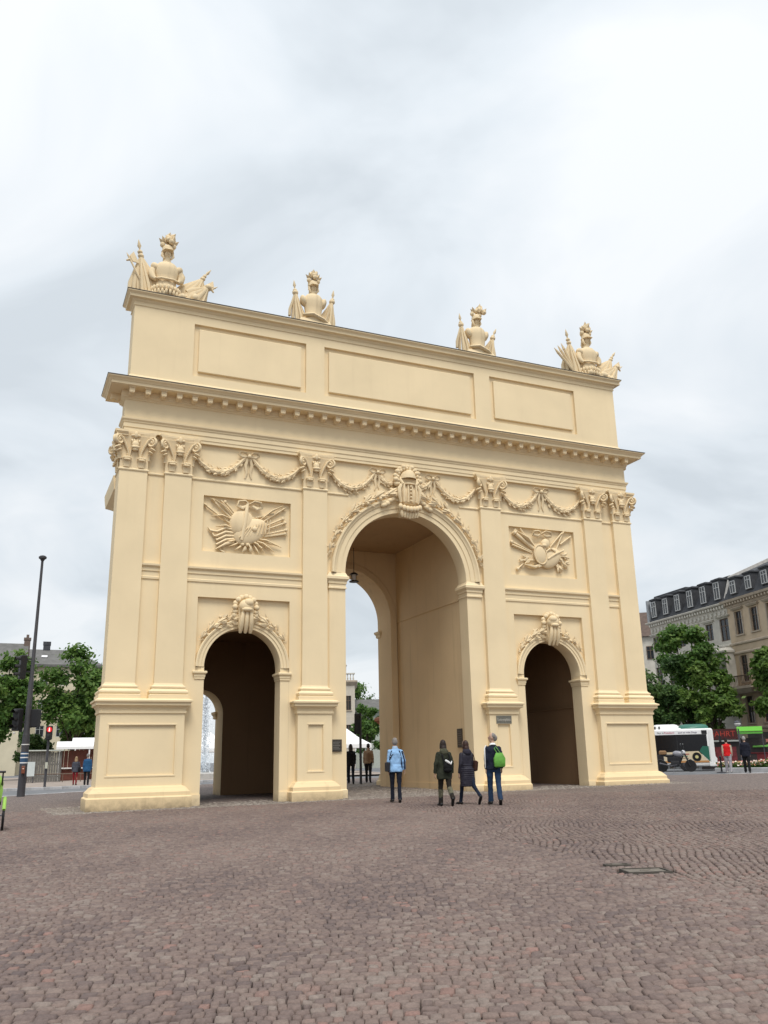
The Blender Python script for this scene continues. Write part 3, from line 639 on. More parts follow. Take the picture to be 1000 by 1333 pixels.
# ------------------------------------------------------------------ capitals
def rot_y(a): return Matrix.Rotation(a, 3, 'Y')
def rot_z(a): return Matrix.Rotation(a, 3, 'Z')
def rot_x(a): return Matrix.Rotation(a, 3, 'X')
def capital_parts():
    P = {}
    m = MB()
    rings = [(-.455, .455, -.15, .06, [(0, 10.72), (0.005, 10.75), (0.0, 10.95), (0.015, 11.35), (.06, 11.7), (.10, 11.83)])]
    for x0, x1, y0, y1, pr in rings: m.rl(x0, x1, y0, y1, [(o, z-10.72) for o, z in pr], back=False)
    P['bell'] = (m, 30)
    m = MB()       # abacus with a hollowed front
    pts = [(-.66, -.33), (-.45, -.255), (-.2, -.225), (.2, -.225), (.45, -.255), (.66, -.33), (.66, .05), (-.66, .05)]
    for z0, z1, k in ((1.09, 1.16, .95), (1.16, 1.20, .99), (1.20, 1.275, 1.03)):
        n = len(pts); vs_ = [(x*k, y*k if y < 0 else y, z) for z in (z0, z1) for x, y in pts]
        m.add(vs_, [tuple(range(n))[::-1], tuple(range(n, 2*n))]+[(i, (i+1) % n, (i+1) % n+n, i+n) for i in range(n)])
    P['abacus'] = (m, 0)
    vl = []
    for s in (-1, 1):
        m = MB(); pts = []; c = Vector((s*.52, -.30, .91))
        for k in range(22):
            a = k/21*2*PI*1.6; r = .17*(1-k/21*.78)
            d = Vector((s*.80, -.6, 0)).normalized(); pts.append(c+d*(r*math.sin(a+.6))+Vector((0, 0, r*math.cos(a+.6))))
        m.tube(pts, [.052]*10+[.05-.002*k for k in range(12)], 6); m.ell(c, (.06, .06, .06), None, 6, 5)
        m.tube([(s*.18, -.17, .36), (s*.21, -.20, .55), (s*.30, -.23, .76), (s*.42, -.27, .98), (s*.55, -.32, 1.07)], [.03, .04, .045, .05, .04], 6)
        m.tube([(s*.16, -.17, .40), (s*.13, -.20, .6), (s*.04, -.22, .82), (s*-.02, -.24, .97)], [.025, .032, .03, .025], 6)
        vl.append(m)
    P['volute'] = vl
    m = MB(); m.ell((0, -.25, .80), (.13, .08, .14)); m.ell((0, -.29, .70), (.17, .07, .06)); m.ell((0, -.27, .62), (.11, .06, .05))
    for a in (-.11, -.04, .04, .11): m.ell((a, -.24, .93-.6*a*a), (.045, .05, .07), rot_y(a*2), 6, 4)
    m.ell((0, -.27, 1.14), (.075, .06, .13)); m.ell((-.09, -.26, 1.12), (.07, .045, .06), None, 6, 4); m.ell((.09, -.26, 1.12), (.07, .045, .06), None, 6, 4)
    P['mask'] = (m, 60)
    lf = []
    for s in (-1, 1):
        m = MB()
        m.ell((s*.235, -.215, .31), (.165, .095, .055), rot_x(-.35), 8, 5); m.ell((s*.235, -.265, .255), (.13, .05, .04), None, 8, 4)
        m.tube([(s*.235, -.17, .02), (s*.235, -.185, .2), (s*.235, -.21, .31)], [.10, .11, .12], 8, .35, up=(0, 1, 0))
        for k in range(3): m.ell((s*.235, -.19, .40+k*.06), (.028, .028, .028), None, 5, 4)
        lf.append(m)
    for s in (-1, 1):
        m = MB(); m.ell((s*.56, -.28, .66), (.13, .10, .055), rot_y(s*.45), 8, 4); m.ell((s*.50, -.26, .56), (.11, .08, .045), rot_y(s*.5), 8, 4); m.tube([(s*.49, -.22, .56), (s*.475, -.14, .42), (s*.475, -.12, .30)], [.05, .05, .06], 6); lf.append(m)
    P['leaf'] = lf
    return P
CPARTS = capital_parts(); CM = {}
def cmesh(key, m, sm=60):
    if key not in CM:
        me = m.mesh(key.split('#')[0]); me.materials.append(PO)
        if sm: me.shade_smooth(); me.set_sharp_from_angle(angle=R(sm))
        CM[key] = me
    return CM[key]
def put(name, me, parent, loc=(0, 0, 0), rz=0, sc=None):
    o = bpy.data.objects.new(name, me); COL.objects.link(o); o.parent = parent; o.location = loc; o.rotation_euler = (0, 0, rz)
    if sc: o.scale = sc
    return o
def capital(x, y, rz=0):
    c = put('capital', cmesh('capital', CPARTS['bell'][0], 30), gate, (x, y, 10.72), rz)
    put('abacus', cmesh('abacus', CPARTS['abacus'][0], 0), c); put('mask', cmesh('mask', CPARTS['mask'][0]), c)
    for i, m in enumerate(CPARTS['volute']): put('volute', cmesh('volute#%d' % i, m), c)
    for i, m in enumerate(CPARTS['leaf']): put('leaf', cmesh('leaf#%d' % i, m), c)
for x0, x1, k in PIL: capital((x0+x1)/2, 0.0)
for s in (-1, 1): capital(s*(p1o-.15), 0.34, s*PI/2)
# ------------------------------------------------------------------ garlands and bows
def bundle(m, pts, rad, n_per=5, seed=0):
    rg = random.Random(seed)
    pts = [Vector(p) for p in pts]
    for i in range(len(pts)):
        d = (pts[min(i+1, len(pts)-1)]-pts[max(i-1, 0)]).normalized(); r = rad[i]
        sd_ = d.cross(Vector((0, 1, 0))).normalized()
        for k in range(n_per+2):
            t = -1+2*k/(n_per+1)+rg.uniform(-.15, .15); off = sd_*(t*r*.8)+Vector((0, -r*(.35+.5*math.sqrt(max(0, 1-min(1, t*t)))), 0))+d*rg.uniform(-.08, .08)
            ax = (d+sd_*t*.8+Vector((0, rg.uniform(-.35, .0), 0))).normalized()
            if k % 4 == 1: m.ell(pts[i]+off, (r*.34,)*3, None, 6, 4)
            else:
                z_ = ax; y_ = Vector((rg.uniform(-.4, .4), 1, rg.uniform(-.4, .4))); x_ = y_.cross(z_).normalized(); y_ = z_.cross(x_)
                m.leaf(pts[i]+off, Matrix((x_, y_, z_)).transposed(), r*rg.uniform(1.5, 2.3), r*rg.uniform(.40, .6), r*.26)
    return m
def swag(x0, z0, x1, z1, sag, seed, r=.135):
    n = 9; pts = []; rad = []
    for k in range(n+1):
        t = k/n; pts.append((x0+(x1-x0)*t, -.02, z0+(z1-z0)*t-sag*4*t*(1-t))); rad.append(.07+(r-.07)*math.sin(PI*min(1, max(0, .06+t*.9))))
    m = MB(); bundle(m, pts, rad, 4, seed); m.tube([Vector(p)+Vector((0, -.05, 0)) for p in pts], [q*.7 for q in rad], 6)
    return obj('festoon', m, PO, gate, 30)
def bow(x, z, s=1.0, parent=gate):
    m = MB()
    for t in (-1, 1):
        pts = [(x, -.10, z), (x+t*.14*s, -.16, z+.13*s), (x+t*.32*s, -.14, z+.16*s), (x+t*.38*s, -.10, z+.06*s), (x+t*.26*s, -.12, z-.03*s), (x+t*.08*s, -.12, z-.01*s)]
        m.tube(pts, [.05*s, .06*s, .07*s, .06*s, .06*s, .04*s], 6, .5)
        m.tube([(x+t*.03*s, -.10, z-.03*s), (x+t*.12*s, -.07, z-.32*s), (x+t*.07*s, -.04, z-.62*s), (x+t*.13*s, -.03, z-.85*s)], [.05*s, .06*s, .05*s, .03*s], 6, .4)
    m.ell((x, -.14, z), (.09*s, .08*s, .09*s), None, 8, 5)
    return obj('bow', m, PO, parent, 60)
for s in (-1, 1):
    b_ = bow(s*6.1, 11.62, .92)
    swag(s*4.22, 11.42, s*5.98, 11.6, .58, 3+s); swag(s*6.22, 11.6, s*7.98, 11.42, .58, 13+s)
    bow(s*1.16, 11.62, .8)
    swag(s*3.02, 11.40, s*1.26, 11.6, .62, 23+s); swag(s*1.06, 11.5, s*.42, 11.35, .18, 33+s, .11)
def arc_garland(xc, zc, r0, a0, a1, n, rad0, rad1, seed, y=-.1):
    pts = []; rad = []
    for k in range(n+1):
        t = k/n; a = a0+(a1-a0)*t; pts.append((xc+r0*math.cos(a), y, zc+r0*math.sin(a))); rad.append((rad0+(rad1-rad0)*t)*(1.2 if k % 2 else .7))
    m = MB(); bundle(m, pts, rad, 4, seed); m.tube([Vector(p)+Vector((0, .04, 0)) for p in pts], [.03]*len(pts), 5)
    return obj('leaf_garland', m, PO, gate, 30)
for s in (-1, 1):
    d0, d1 = (R(12), R(80)) if s > 0 else (PI-R(12), PI-R(80))
    arc_garland(0, CZ, CW+.72, d0, d1, 13, .10, .185, 41+s)
    for c in (-1, 1):
        d0, d1 = (R(33), R(78)) if s > 0 else (PI-R(33), PI-R(78))
        arc_garland(c*SA, SZ, SW+.40, d0, d1, 7, .09, .165, 50+s+3*c, y=.03)
# ------------------------------------------------------------------ keystones
def centre_key():
    k = obj('keystone', MB().rl(-.30, .30, -.30, 0.1, [(-.06, 9.98), (.0, 10.1), (.06, 10.9), (.08, 11.4), (.02, 11.5)], back=False), PO, gate, 0)
    m = MB()      # ribbed cuirass
    m.rl(-.29, .29, -.44, -.1, [(-.06, 10.40), (.02, 10.5), (.03, 10.9), (-.01, 11.12), (-.06, 11.2)], back=False)
    for i in range(4): m.tube([(-.25+i*.167, -.47, 10.46), (-.26+i*.173, -.50, 10.8), (-.24+i*.16, -.47, 11.16)], .04, 6)
    for i in range(5): m.ell((0, -.54, 10.5+i*.14), (.05, .05, .045), None, 6, 4)
    for t in (-1, 1):
        m.tube([(t*.32, -.40, 11.15), (t*.42, -.42, 11.0), (t*.40, -.40, 10.7), (t*.34, -.38, 10.45)], [.06, .085, .075, .05], 7)
    obj('cuirass', m, PO, k, 40)
    m = MB(); n_ = 12; vs_ = []; fs_ = []      # open helmet: a hood over a deep hollow
    for j in range(6):
        e_ = j/5*PI/2
        for i in range(n_+1):
            a = PI*i/n_; vs_.append((.34*math.cos(a)*math.cos(e_*.98), -.22-.40*math.sin(a)*math.cos(e_*.6)*(1 if j < 5 else .4), 11.40+.36*math.sin(e_)))
    for j in range(5):
        for i in range(n_): q = j*(n_+1)+i; fs_.append((q, q+1, q+n_+2, q+n_+1))
    m.add(vs_, fs_); obj('helmet', m, PO, k, 50)
    m = MB(); m.rl(-.33, .33, -.26, -.05, [(-.03, 11.15), (0, 11.2), (0, 11.5)], back=False); m.ell((0, -.40, 11.18), (.30, .18, .06), None, 12, 5)
    for t in (-1, 1): m.tube([(t*.33, -.26, 11.45), (t*.33, -.40, 11.3), (t*.27, -.46, 11.16)], .05, 6)
    obj('visor', m, PO, k, 40)
    m = MB()
    for i in range(13):
        a = R(-25)+R(230)*i/12; m.ell((.50*math.cos(a), -.26-.04*(i % 2), 11.42+.50*math.sin(a)), (.12, .10, .10), None, 7, 5)
        m.ell((.42*math.cos(a+.1), -.30, 11.42+.42*math.sin(a+.1)), (.08, .09, .08), None, 6, 4)
    obj('plume', m, PO, k, 60)
    m = MB()
    for i in range(7):
        t = -1+i/3; m.ell((t*.40, -.44-.08*(1-t*t), 10.28-.1*(1-t*t)), (.09, .09, .12), None, 7, 5)
        m.tube([(t*.30, -.36, 10.25), (t*.33, -.40, 10.02), (t*.30, -.36, 9.86+.05*abs(t))], [.07, .075, .05], 6)
    obj('fringe', m, PO, k, 60)
    for t in (-1, 1):
        m = MB()
        for q in range(4): m.ell((t*(.56+.13*q), -.16, 10.62-.1*q+.03*(q % 2)), (.15, .09, .10), rot_y(t*.5), 7, 5)
        obj('side_leaf', m, PO, k, 60)
centre_key()
for c in (-1, 1):
    x = c*SA
    k = obj('keystone', MB().rl(x-.22, x+.22, -.20, .1, [(-.04, 5.50), (0, 5.56), (.03, 6.0), (.05, 6.3)], back=False), PO, gate)
    m = MB()
    for i in range(3): m.tube([(x-.17+i*.17, -.17, 5.38), (x-.165+i*.165, -.28, 5.6), (x-.15+i*.15, -.36, 5.9), (x-.12+i*.12, -.34, 6.1)], [.05, .085, .075, .05], 8)
    obj('fluted_bracket', m, PO, k, 60)
    m = MB(); m.ell((x, -.26, 6.26), (.26, .22, .24), None, 12, 8); m.ell((x, -.40, 6.13), (.20, .12, .08), None, 10, 5); m.ell((x-c*.05, -.34, 6.36), (.18, .18, .16), None, 10, 6)
    obj('helmet', m, PO, k, 60)
    m = MB()
    for i in range(11):
        a = R(-20)+R(220)*i/10; m.ell((x+.37*math.cos(a), -.14-.05*(i % 2), 6.22+.37*math.sin(a)), (.105, .09, .10), None, 7, 5)
    for t in (-1, 1): m.ell((x+t*.36, -.12, 5.98), (.10, .08, .12), None, 7, 5)
    obj('plume', m, PO, k, 60)
# ------------------------------------------------------------------ trophy reliefs
def stick(m, x0, z0, x1, z1, r, y=-.0, tip=None):
    m.tube([(x0, y, z0), (x1, y-.02, z1)], r, 6)
    if tip == 'spear':
        d = Vector((x1-x0, 0, z1-z0)).normalized(); m.tube([Vector((x1, y-.02, z1)), Vector((x1, y-.02, z1))+d*.08, Vector((x1, y-.02, z1))+d*.24], [r, r*2.4, .004], 6, .5)
    if tip == 'ball': m.ell((x1, y-.02, z1), (r*1.9,)*3, None, 6, 4)
    return m
YB = .13
def relief(cx, cz, kind):
    root = obj('trophy_relief', MB().ell((cx, YB, cz-.05), (.85, .07, .5), None, 20, 8), PO, gate, 60)
    def P(name, m): return obj(name, m, PO, root, 60)
    rg = random.Random(5+kind)
    if kind == 0:
        m = MB(); q = rot_y(.2); m.ell((cx-.20, .08, cz+.12), (.44, .20, .52), q, 18, 10); P('cuirass', m)
        m = MB(); q = rot_y(1.0); m.ell((cx+.12, .02, cz-.16), (.42, .13, .66), q, 18, 8)
        for i in range(9): m.tube([(cx-.30+i*.13, -.09, cz-.42+i*.03), (cx-.02+i*.10, -.12, cz-.05+i*.045)], .018, 5)
        m.ell((cx+.22, -.11, cz-.08), (.10, .07, .10)); P('shield', m)
        m = MB(); m.tube([(cx-.02, -.02, cz+.86), (cx-.08, -.12, cz+.5), (cx-.12, -.13, cz+.1), (cx-.22, -.10, cz-.5)], [.05, .06, .06, .05], 6, .5); P('baldric', m)
        for t in (-1, 1):
            m = MB(); m.tube([(cx+.05, .04, cz+.82), (cx+.05+t*.18, -.05, cz+.92), (cx+.05+t*.38, -.06, cz+.88), (cx+.05+t*.42, -.03, cz+.72), (cx+.05+t*.26, -.04, cz+.66), (cx+.05+t*.1, -.03, cz+.76)], [.05, .07, .08, .08, .07, .04], 7, .6); P('ribbon', m)
        for (a, b_, c, d, tp) in ((-.4, -.05, -1.42, .62, 'spear'), (-.35, .1, -1.15, .80, 'spear'), (-.3, .2, -.95, .88, None), (-.3, .3, -.80, .84, 'ball'), (.5, .2, 1.22, .72, 'spear'), (.5, .02, 1.28, .42, 'ball'), (.5, -.1, 1.36, .28, 'ball'), (.5, -.25, 1.40, .02, 'ball'), (.5, -.3, 1.36, -.12, 'ball'), (.3, .38, .95, .58, None)):
            P('spear', stick(MB(), cx+a, cz+b_, cx+c, cz+d, .035, .07, tp))
        for i in range(5):
            z0 = -.20-i*.10; m = MB(); m.tube([(cx-.45, .06, cz+z0+.05), (cx-.75, .02, cz+z0+.10-.04*i), (cx-1.05, .04, cz+z0-.05-.05*i), (cx-1.28+.13*i, .06, cz+z0-.02-.08*i), (cx-1.36+.14*i, .07, cz+z0+.10-.08*i)], [.05, .06, .055, .045, .02], 6); P('plume', m)
        for i in range(9):
            a = R(-150)+R(125)*i/8; r = rg.uniform(.75, 1.0); P('palm_leaf', MB().tube([(cx+.1+.45*math.cos(a), .06, cz-.3+.3*math.sin(a)), (cx+.1+.75*math.cos(a), .0, cz-.3+.5*math.sin(a)), (cx+.1+1.15*r*math.cos(a), .06, cz-.32+.62*r*math.sin(a))], [.03, .065, .012], 6, .6))
        for (a0, b0, a1, b1) in ((.1, -.35, 1.25, -.62), (.1, -.4, 1.0, -.80), (.05, -.42, .65, -.86), (-.1, -.45, .2, -.88), (-.5, .25, -1.3, .30), (-.5, .3, -1.25, .95), (.45, .3, 1.3, .92), (-.45, -.1, -1.1, -.05)):
            P('palm_leaf', MB().tube([(cx+a0, .08, cz+b0), (cx+(a0+a1)/2, -.02, cz+(b0+b1)/2+.05), (cx+a1, .06, cz+b1)], [.03, .07, .015], 6, .6))
        for t in (-1, 1): P('rosette', MB().ell((cx-.08+t*.09, -.02, cz-.64), (.07, .06, .06)))
    else:
        m = MB(); q = rot_y(-.15); m.ell((cx-.16, -.02, cz-.08), (.30, .09, .40), q, 18, 8); m.tube([Vector((cx-.16, -.06, cz-.08))+q @ Vector((.29*math.cos(a), 0, .39*math.sin(a))) for a in [2*PI*i/18 for i in range(19)]], .035, 6); P('shield', m)
        m = MB(); q = rot_y(.9); m.ell((cx+.36, .03, cz-.18), (.36, .12, .55), q, 16, 8); m.tube([(cx+.15, -.08, cz-.25), (cx+.5, -.1, cz-.02), (cx+1.0, .0, cz+.2)], .04, 6); m.tube([(cx+.1, -.05, cz+.05), (cx+.3, -.09, cz+.2), (cx+.52, -.08, cz+.1), (cx+.55, -.05, cz-.1)], .04, 6); P('second_shield', m)
        for t in (-1, 1):
            m = MB(); m.tube([(cx-.02, .04, cz+.80), (cx-.02+t*.18, -.05, cz+.90), (cx-.02+t*.40, -.06, cz+.86), (cx-.02+t*.42, -.03, cz+.72), (cx-.02+t*.2, -.04, cz+.68), (cx-.02+t*.08, -.03, cz+.76)], [.05, .06, .07, .07, .06, .04], 7, .6); P('ribbon', m)
        m = MB(); m.ell((cx+.12, .0, cz+.38), (.20, .13, .24), rot_y(.5), 10, 6); m.ell((cx+.02, -.08, cz+.30), (.12, .08, .08)); P('helmet', m)
        m = MB(); m.tube([(cx-.45, .05, cz+.18), (cx-1.22, .03, cz+.70)], [.09, .075], 8); m.tube([(cx-1.26, .03, cz+.73), (cx-1.34, .03, cz+.78)], [.11, .09], 8); P('cannon', m)
        for (a, b_, c, d, tp) in ((-.5, .25, -1.25, .90, None), (-.45, .30, -1.0, .95, None), (-.4, .35, -.55, .6, None), (-.5, .02, -1.42, .36, 'ball'), (-.5, -.02, -1.42, .25, None), (.4, .3, .92, .84, 'spear'), (.62, .1, 1.02, .88, 'spear'), (.9, .45, 1.28, .72, 'spear'), (-.4, -.30, -1.1, -.35, None), (-.95, -.50, -1.22, -.72, 'ball')):
            P('spear', stick(MB(), cx+a, cz+b_, cx+c, cz+d, .04, .07, tp))
        m = MB(); m.tube([(cx-.4, .02, cz+.25), (cx-.75, -.03, cz+.55), (cx-1.15, .03, cz+.82)], [.05, .16, .03], 7, .4); P('flag', m)
        m = MB(); m.tube([(cx-.10, .05, cz-.45), (cx-.5, -.02, cz-.62), (cx-.98, .03, cz-.50)], [.08, .14, .03], 7, .5); m.tube([(cx-.05, .03, cz-.5), (cx-.35, -.03, cz-.60)], [.05, .09], 7, .6); P('drape', m)
        for i in range(26):
            a = R(-75)+R(120)*rg.random(); r = rg.uniform(.35, .78); x_, z_ = cx+.52+.72*r*math.cos(a)*1.2, cz-.15+.72*r*math.sin(a)*1.1
            P('laurel_leaf', MB().ell((x_, rg.uniform(-.03, .07), max(cz-.86, z_)), (.05, .05, .12), rot_y(PI/2-a+rg.uniform(-.6, .6)), 6, 4))
        for i in range(8):
            a = R(165)+R(60)*rg.random(); r = rg.uniform(.5, .9); P('laurel_leaf', MB().ell((cx-.2+r*math.cos(a), .05, cz-.15+r*.6*math.sin(a)), (.04, .04, .11), rot_y(PI/2-a), 6, 4))
relief(-6.072, 9.08, 0); relief(6.072, 9.08, 1)
# ------------------------------------------------------------------ plaques and lantern
def text_mesh(body, size, depth=0.004):
    c = bpy.data.curves.new('t', 'FONT'); c.body = body; c.size = size; c.extrude = depth; c.align_x = 'CENTER'; c.align_y = 'CENTER'; c.resolution_u = 2
    o = bpy.data.objects.new('t', c); COL.objects.link(o)
    me = bpy.data.meshes.new_from_object(o.evaluated_get(bpy.context.evaluated_depsgraph_get())); bpy.data.objects.remove(o); bpy.data.curves.remove(c); return me
def lettering(name, body, size, mat_, parent, loc, rz=0, depth=.004):
    me = text_mesh(body, size, depth); me.materials.append(mat_); o = bpy.data.objects.new(name, me); COL.objects.link(o); o.parent = parent
    o.location = loc; o.rotation_euler = (PI/2, 0, rz); return o
t = thing('street_sign', 'grey street name sign with pale letters on the pedestal right of the middle arch', 'sign', (3.65, -.252, 2.56))
obj('plate', MB().rl(-.32, .32, -.02, 0, [(0, -.14), (0, .14)]), mat('sign_plate', (.16, .155, .13), .6, var=.3, vscale=9), t); lettering('letters', 'Luisenplatz', .125, mat('sign_letter', (.5, .48, .42), .6), t, (0, -.024, 0))
t = thing('wall_plaque', 'small square dark metal plaque on the wall left of the middle arch', 'plaque', (-2.84, -.055, 1.72))
obj('plate', MB().rl(-.19, .19, -.03, 0, [(0, -.2), (0, .2)]), mat('plaque_metal', (.06, .05, .04), .5, var=.5, vscale=14), t)
m = MB()
for k in range(5): m.box(-.13, .13-.05*(k % 2), -.036, -.029, .1-k*.055, .118-k*.055)
obj('relief_lines', m, mat('plaque_line', (.2, .19, .17), .5), t)
t = thing('bronze_tablet', 'narrow upright bronze tablet on the inner side wall of the middle passage', 'plaque', (CW+.015, 1.0, 1.95), -PI/2)
obj('plate', MB().rl(-.19, .19, -.03, 0, [(0, -.34), (0, .34)]), mat('bronze', (.06, .042, .025), .5, var=.4, vscale=6), t)
m = MB()
for k in range(7): m.box(-.13, .13, -.036, -.029, .24-k*.08, .26-k*.08)
obj('relief_lines', m, mat('bronze_line', (.13, .1, .07), .5), t)
t = thing('hanging_lantern', 'black hanging lantern with white glass under the ceiling of the middle passage', 'lantern', (-.05, 5.2, 8.55), 0, None, .78)
obj('rod', MB().tube([(0, 0, .42), (0, 0, 1.87)], .02, 8), M['black'], t); obj('glass', MB().lathe([(.11, 0.02), (.13, .2), (.11, .36)], 12), mat('opal_glass', (.8, .8, .78), .3), t, 40)
obj('cap', MB().lathe([(.24, .36), (.2, .42), (.05, .5)], 14), M['black'], t, 40); obj('base', MB().lathe([(.26, -.05), (.27, -.02), (.24, .02)], 14), M['black'], t, 40)
m = MB()
for k in range(4): a = PI/2*k+.4; m.tube([(.18*math.cos(a), .18*math.sin(a), 0), (.18*math.cos(a), .18*math.sin(a), .38)], .012, 5)
obj('cage', m, M['black'], t)
# ------------------------------------------------------------------ statues
ST = M['statue']
def drape(m, p0, p1, w0, w1, folds=4, seed=0, yw=.5):
    """a flag furled about its pole: overlapping folds that fan out downwards from the finial"""
    rg = random.Random(seed*7+3); p0, p1 = Vector(p0), Vector(p1); d = (p1-p0).normalized(); sx = d.cross(Vector((0, 1, 0))).normalized(); ln = (p1-p0).length
    for k in range(folds+3):
        t = -1+2*k/(folds+2); y_ = -.10*math.cos(t*2.5)-.06*(k % 2)+.04
        a = p1-d*(.04+.05*abs(t)); e_ = p0+sx*(t*w0*1.05)+d*(abs(t)**1.5*ln*.30*rg.uniform(.6, 1.3))
        m1 = a.lerp(e_, .33)+sx*(t*w0*.10); m2 = a.lerp(e_, .70)+sx*(t*w0*.12)+Vector((0, y_*1.2, 0)); w_ = w0/(folds+2)*1.25
        m.tube([a, m1+Vector((0, y_*.7, 0)), m2, e_+Vector((0, y_, 0))], [w1*.55, w_*.75, w_*1.15, w_*.95], 6, 1.25)
    m.ell(p1-d*.05, (w1*1.15, w1*1.1, w1*1.0), None, 8, 5)
    return m
def spear_tip(m, p, d, s=1.0):
    p, d = Vector(p), Vector(d).normalized(); m.ell(p, (.10*s, .10*s, .08*s), None, 8, 5); m.tube([p, p+d*.16*s, p+d*.24*s, p+d*.52*s], [.03, .03, .075*s, .006], 7); return m
def halberd(m, p0, p1, side, s=1.0):
    p0, p1 = Vector(p0), Vector(p1); d = (p1-p0).normalized(); n_ = d.cross(Vector((0, 1, 0))).normalized()*side
    m.tube([p0, p1], .035, 6)
    b_ = p1-d*.18; m.add([tuple(b_+d*.14*s+n_*.05+Vector((0, e_, 0))) for e_ in (-.03, .03)]+[tuple(b_+d*.26*s+n_*.26*s+Vector((0, e_, 0))) for e_ in (-.01, .01)]+[tuple(b_-d*.24*s+n_*.24*s+Vector((0, e_, 0))) for e_ in (-.01, .01)]+[tuple(b_-d*.10*s+n_*.05+Vector((0, e_, 0))) for e_ in (-.03, .03)],
        [(0, 2, 4, 6), (1, 7, 5, 3), (0, 1, 3, 2), (2, 3, 5, 4), (4, 5, 7, 6), (6, 7, 1, 0)])
    m.tube([b_, b_-n_*.14*s], [.05, .03], 6); m.tube([p1, p1+d*.12], [.03, .004], 5); return m
def plumed_helmet(root, z, s=1.0, tilt=0.0, style=0):
    m = MB(); m.tube([(0, 0, z-.40*s), (0, -.02, z-.12*s)], [.13*s, .11*s], 10); m.ell((0, -.05*s, z-.06*s), (.125*s, .14*s, .17*s), None, 12, 8); m.ell((0, -.19*s, z-.08*s), (.025*s, .03*s, .05*s), None, 6, 4)
    obj('face', m, ST, root, 60)
    m = MB(); m.lathe([(.19*s, .02*s), (.235*s, .05*s), (.20*s, .09*s), (.205*s, .20*s), (.15*s, .31*s), (.02, .37*s)], 14, (0, 0, z), 1, .95)
    m.add([(-.2*s, -.12*s, z+.05*s), (.2*s, -.12*s, z+.05*s), (.13*s, -.33*s, z+.02*s), (-.13*s, -.33*s, z+.02*s), (-.2*s, -.10*s, z+.09*s), (.2*s, -.10*s, z+.09*s), (.12*s, -.32*s, z+.05*s), (-.12*s, -.32*s, z+.05*s)], [(0, 1, 2, 3), (7, 6, 5, 4), (0, 3, 7, 4), (1, 5, 6, 2), (2, 6, 7, 3)])
    for t in (-1, 1): m.tube([(t*.17*s, -.02, z+.06*s), (t*.19*s, -.04, z-.12*s), (t*.12*s, -.08*s, z-.26*s)], [.05*s, .065*s, .03*s], 7)
    m.tube([(0, .18*s, z+.1*s), (0, .24*s, z-.15*s), (0, .22*s, z-.32*s)], [.12*s, .13*s, .09*s], 8, .6)
    obj('helmet', m, ST, root, 40)
    m = MB(); rg = random.Random(style)
    for i in range(16):
        a = i/15; r = .30*s*(1-.2*a); x = (tilt*(.15+.5*a)+rg.uniform(-.16, .16)*(1-a*.5))*s; q = rot_y(rg.uniform(-.7, .7)) @ rot_x(rg.uniform(-.6, .6)); m.leaf((x, (.14-.30*a+rg.uniform(-.05, .05))*s, z+(.30+.42*math.sin(a*PI*.85)*rg.uniform(.75, 1.05))*s), q, .34*s, .10*s, .10*s)
        if i % 2: m.ell((x, (.12-.28*a)*s, z+(.28+.36*math.sin(a*PI*.85))*s), (.105*s, .11*s, .12*s), q, 7, 5)
    for t in (-1, 1):
        m.ell((t*.20*s, -.02, z+.34*s), (.10*s, .10*s, .12*s), None, 7, 5); m.leaf((t*.24*s+tilt*.1, -.05, z+.46*s), rot_y(t*.9), .28*s, .08*s, .08*s); m.leaf((t*.17*s, -.1, z+.52*s), rot_y(t*.5), .26*s, .08*s, .08*s)
    obj('plume', m, ST, root, 40)
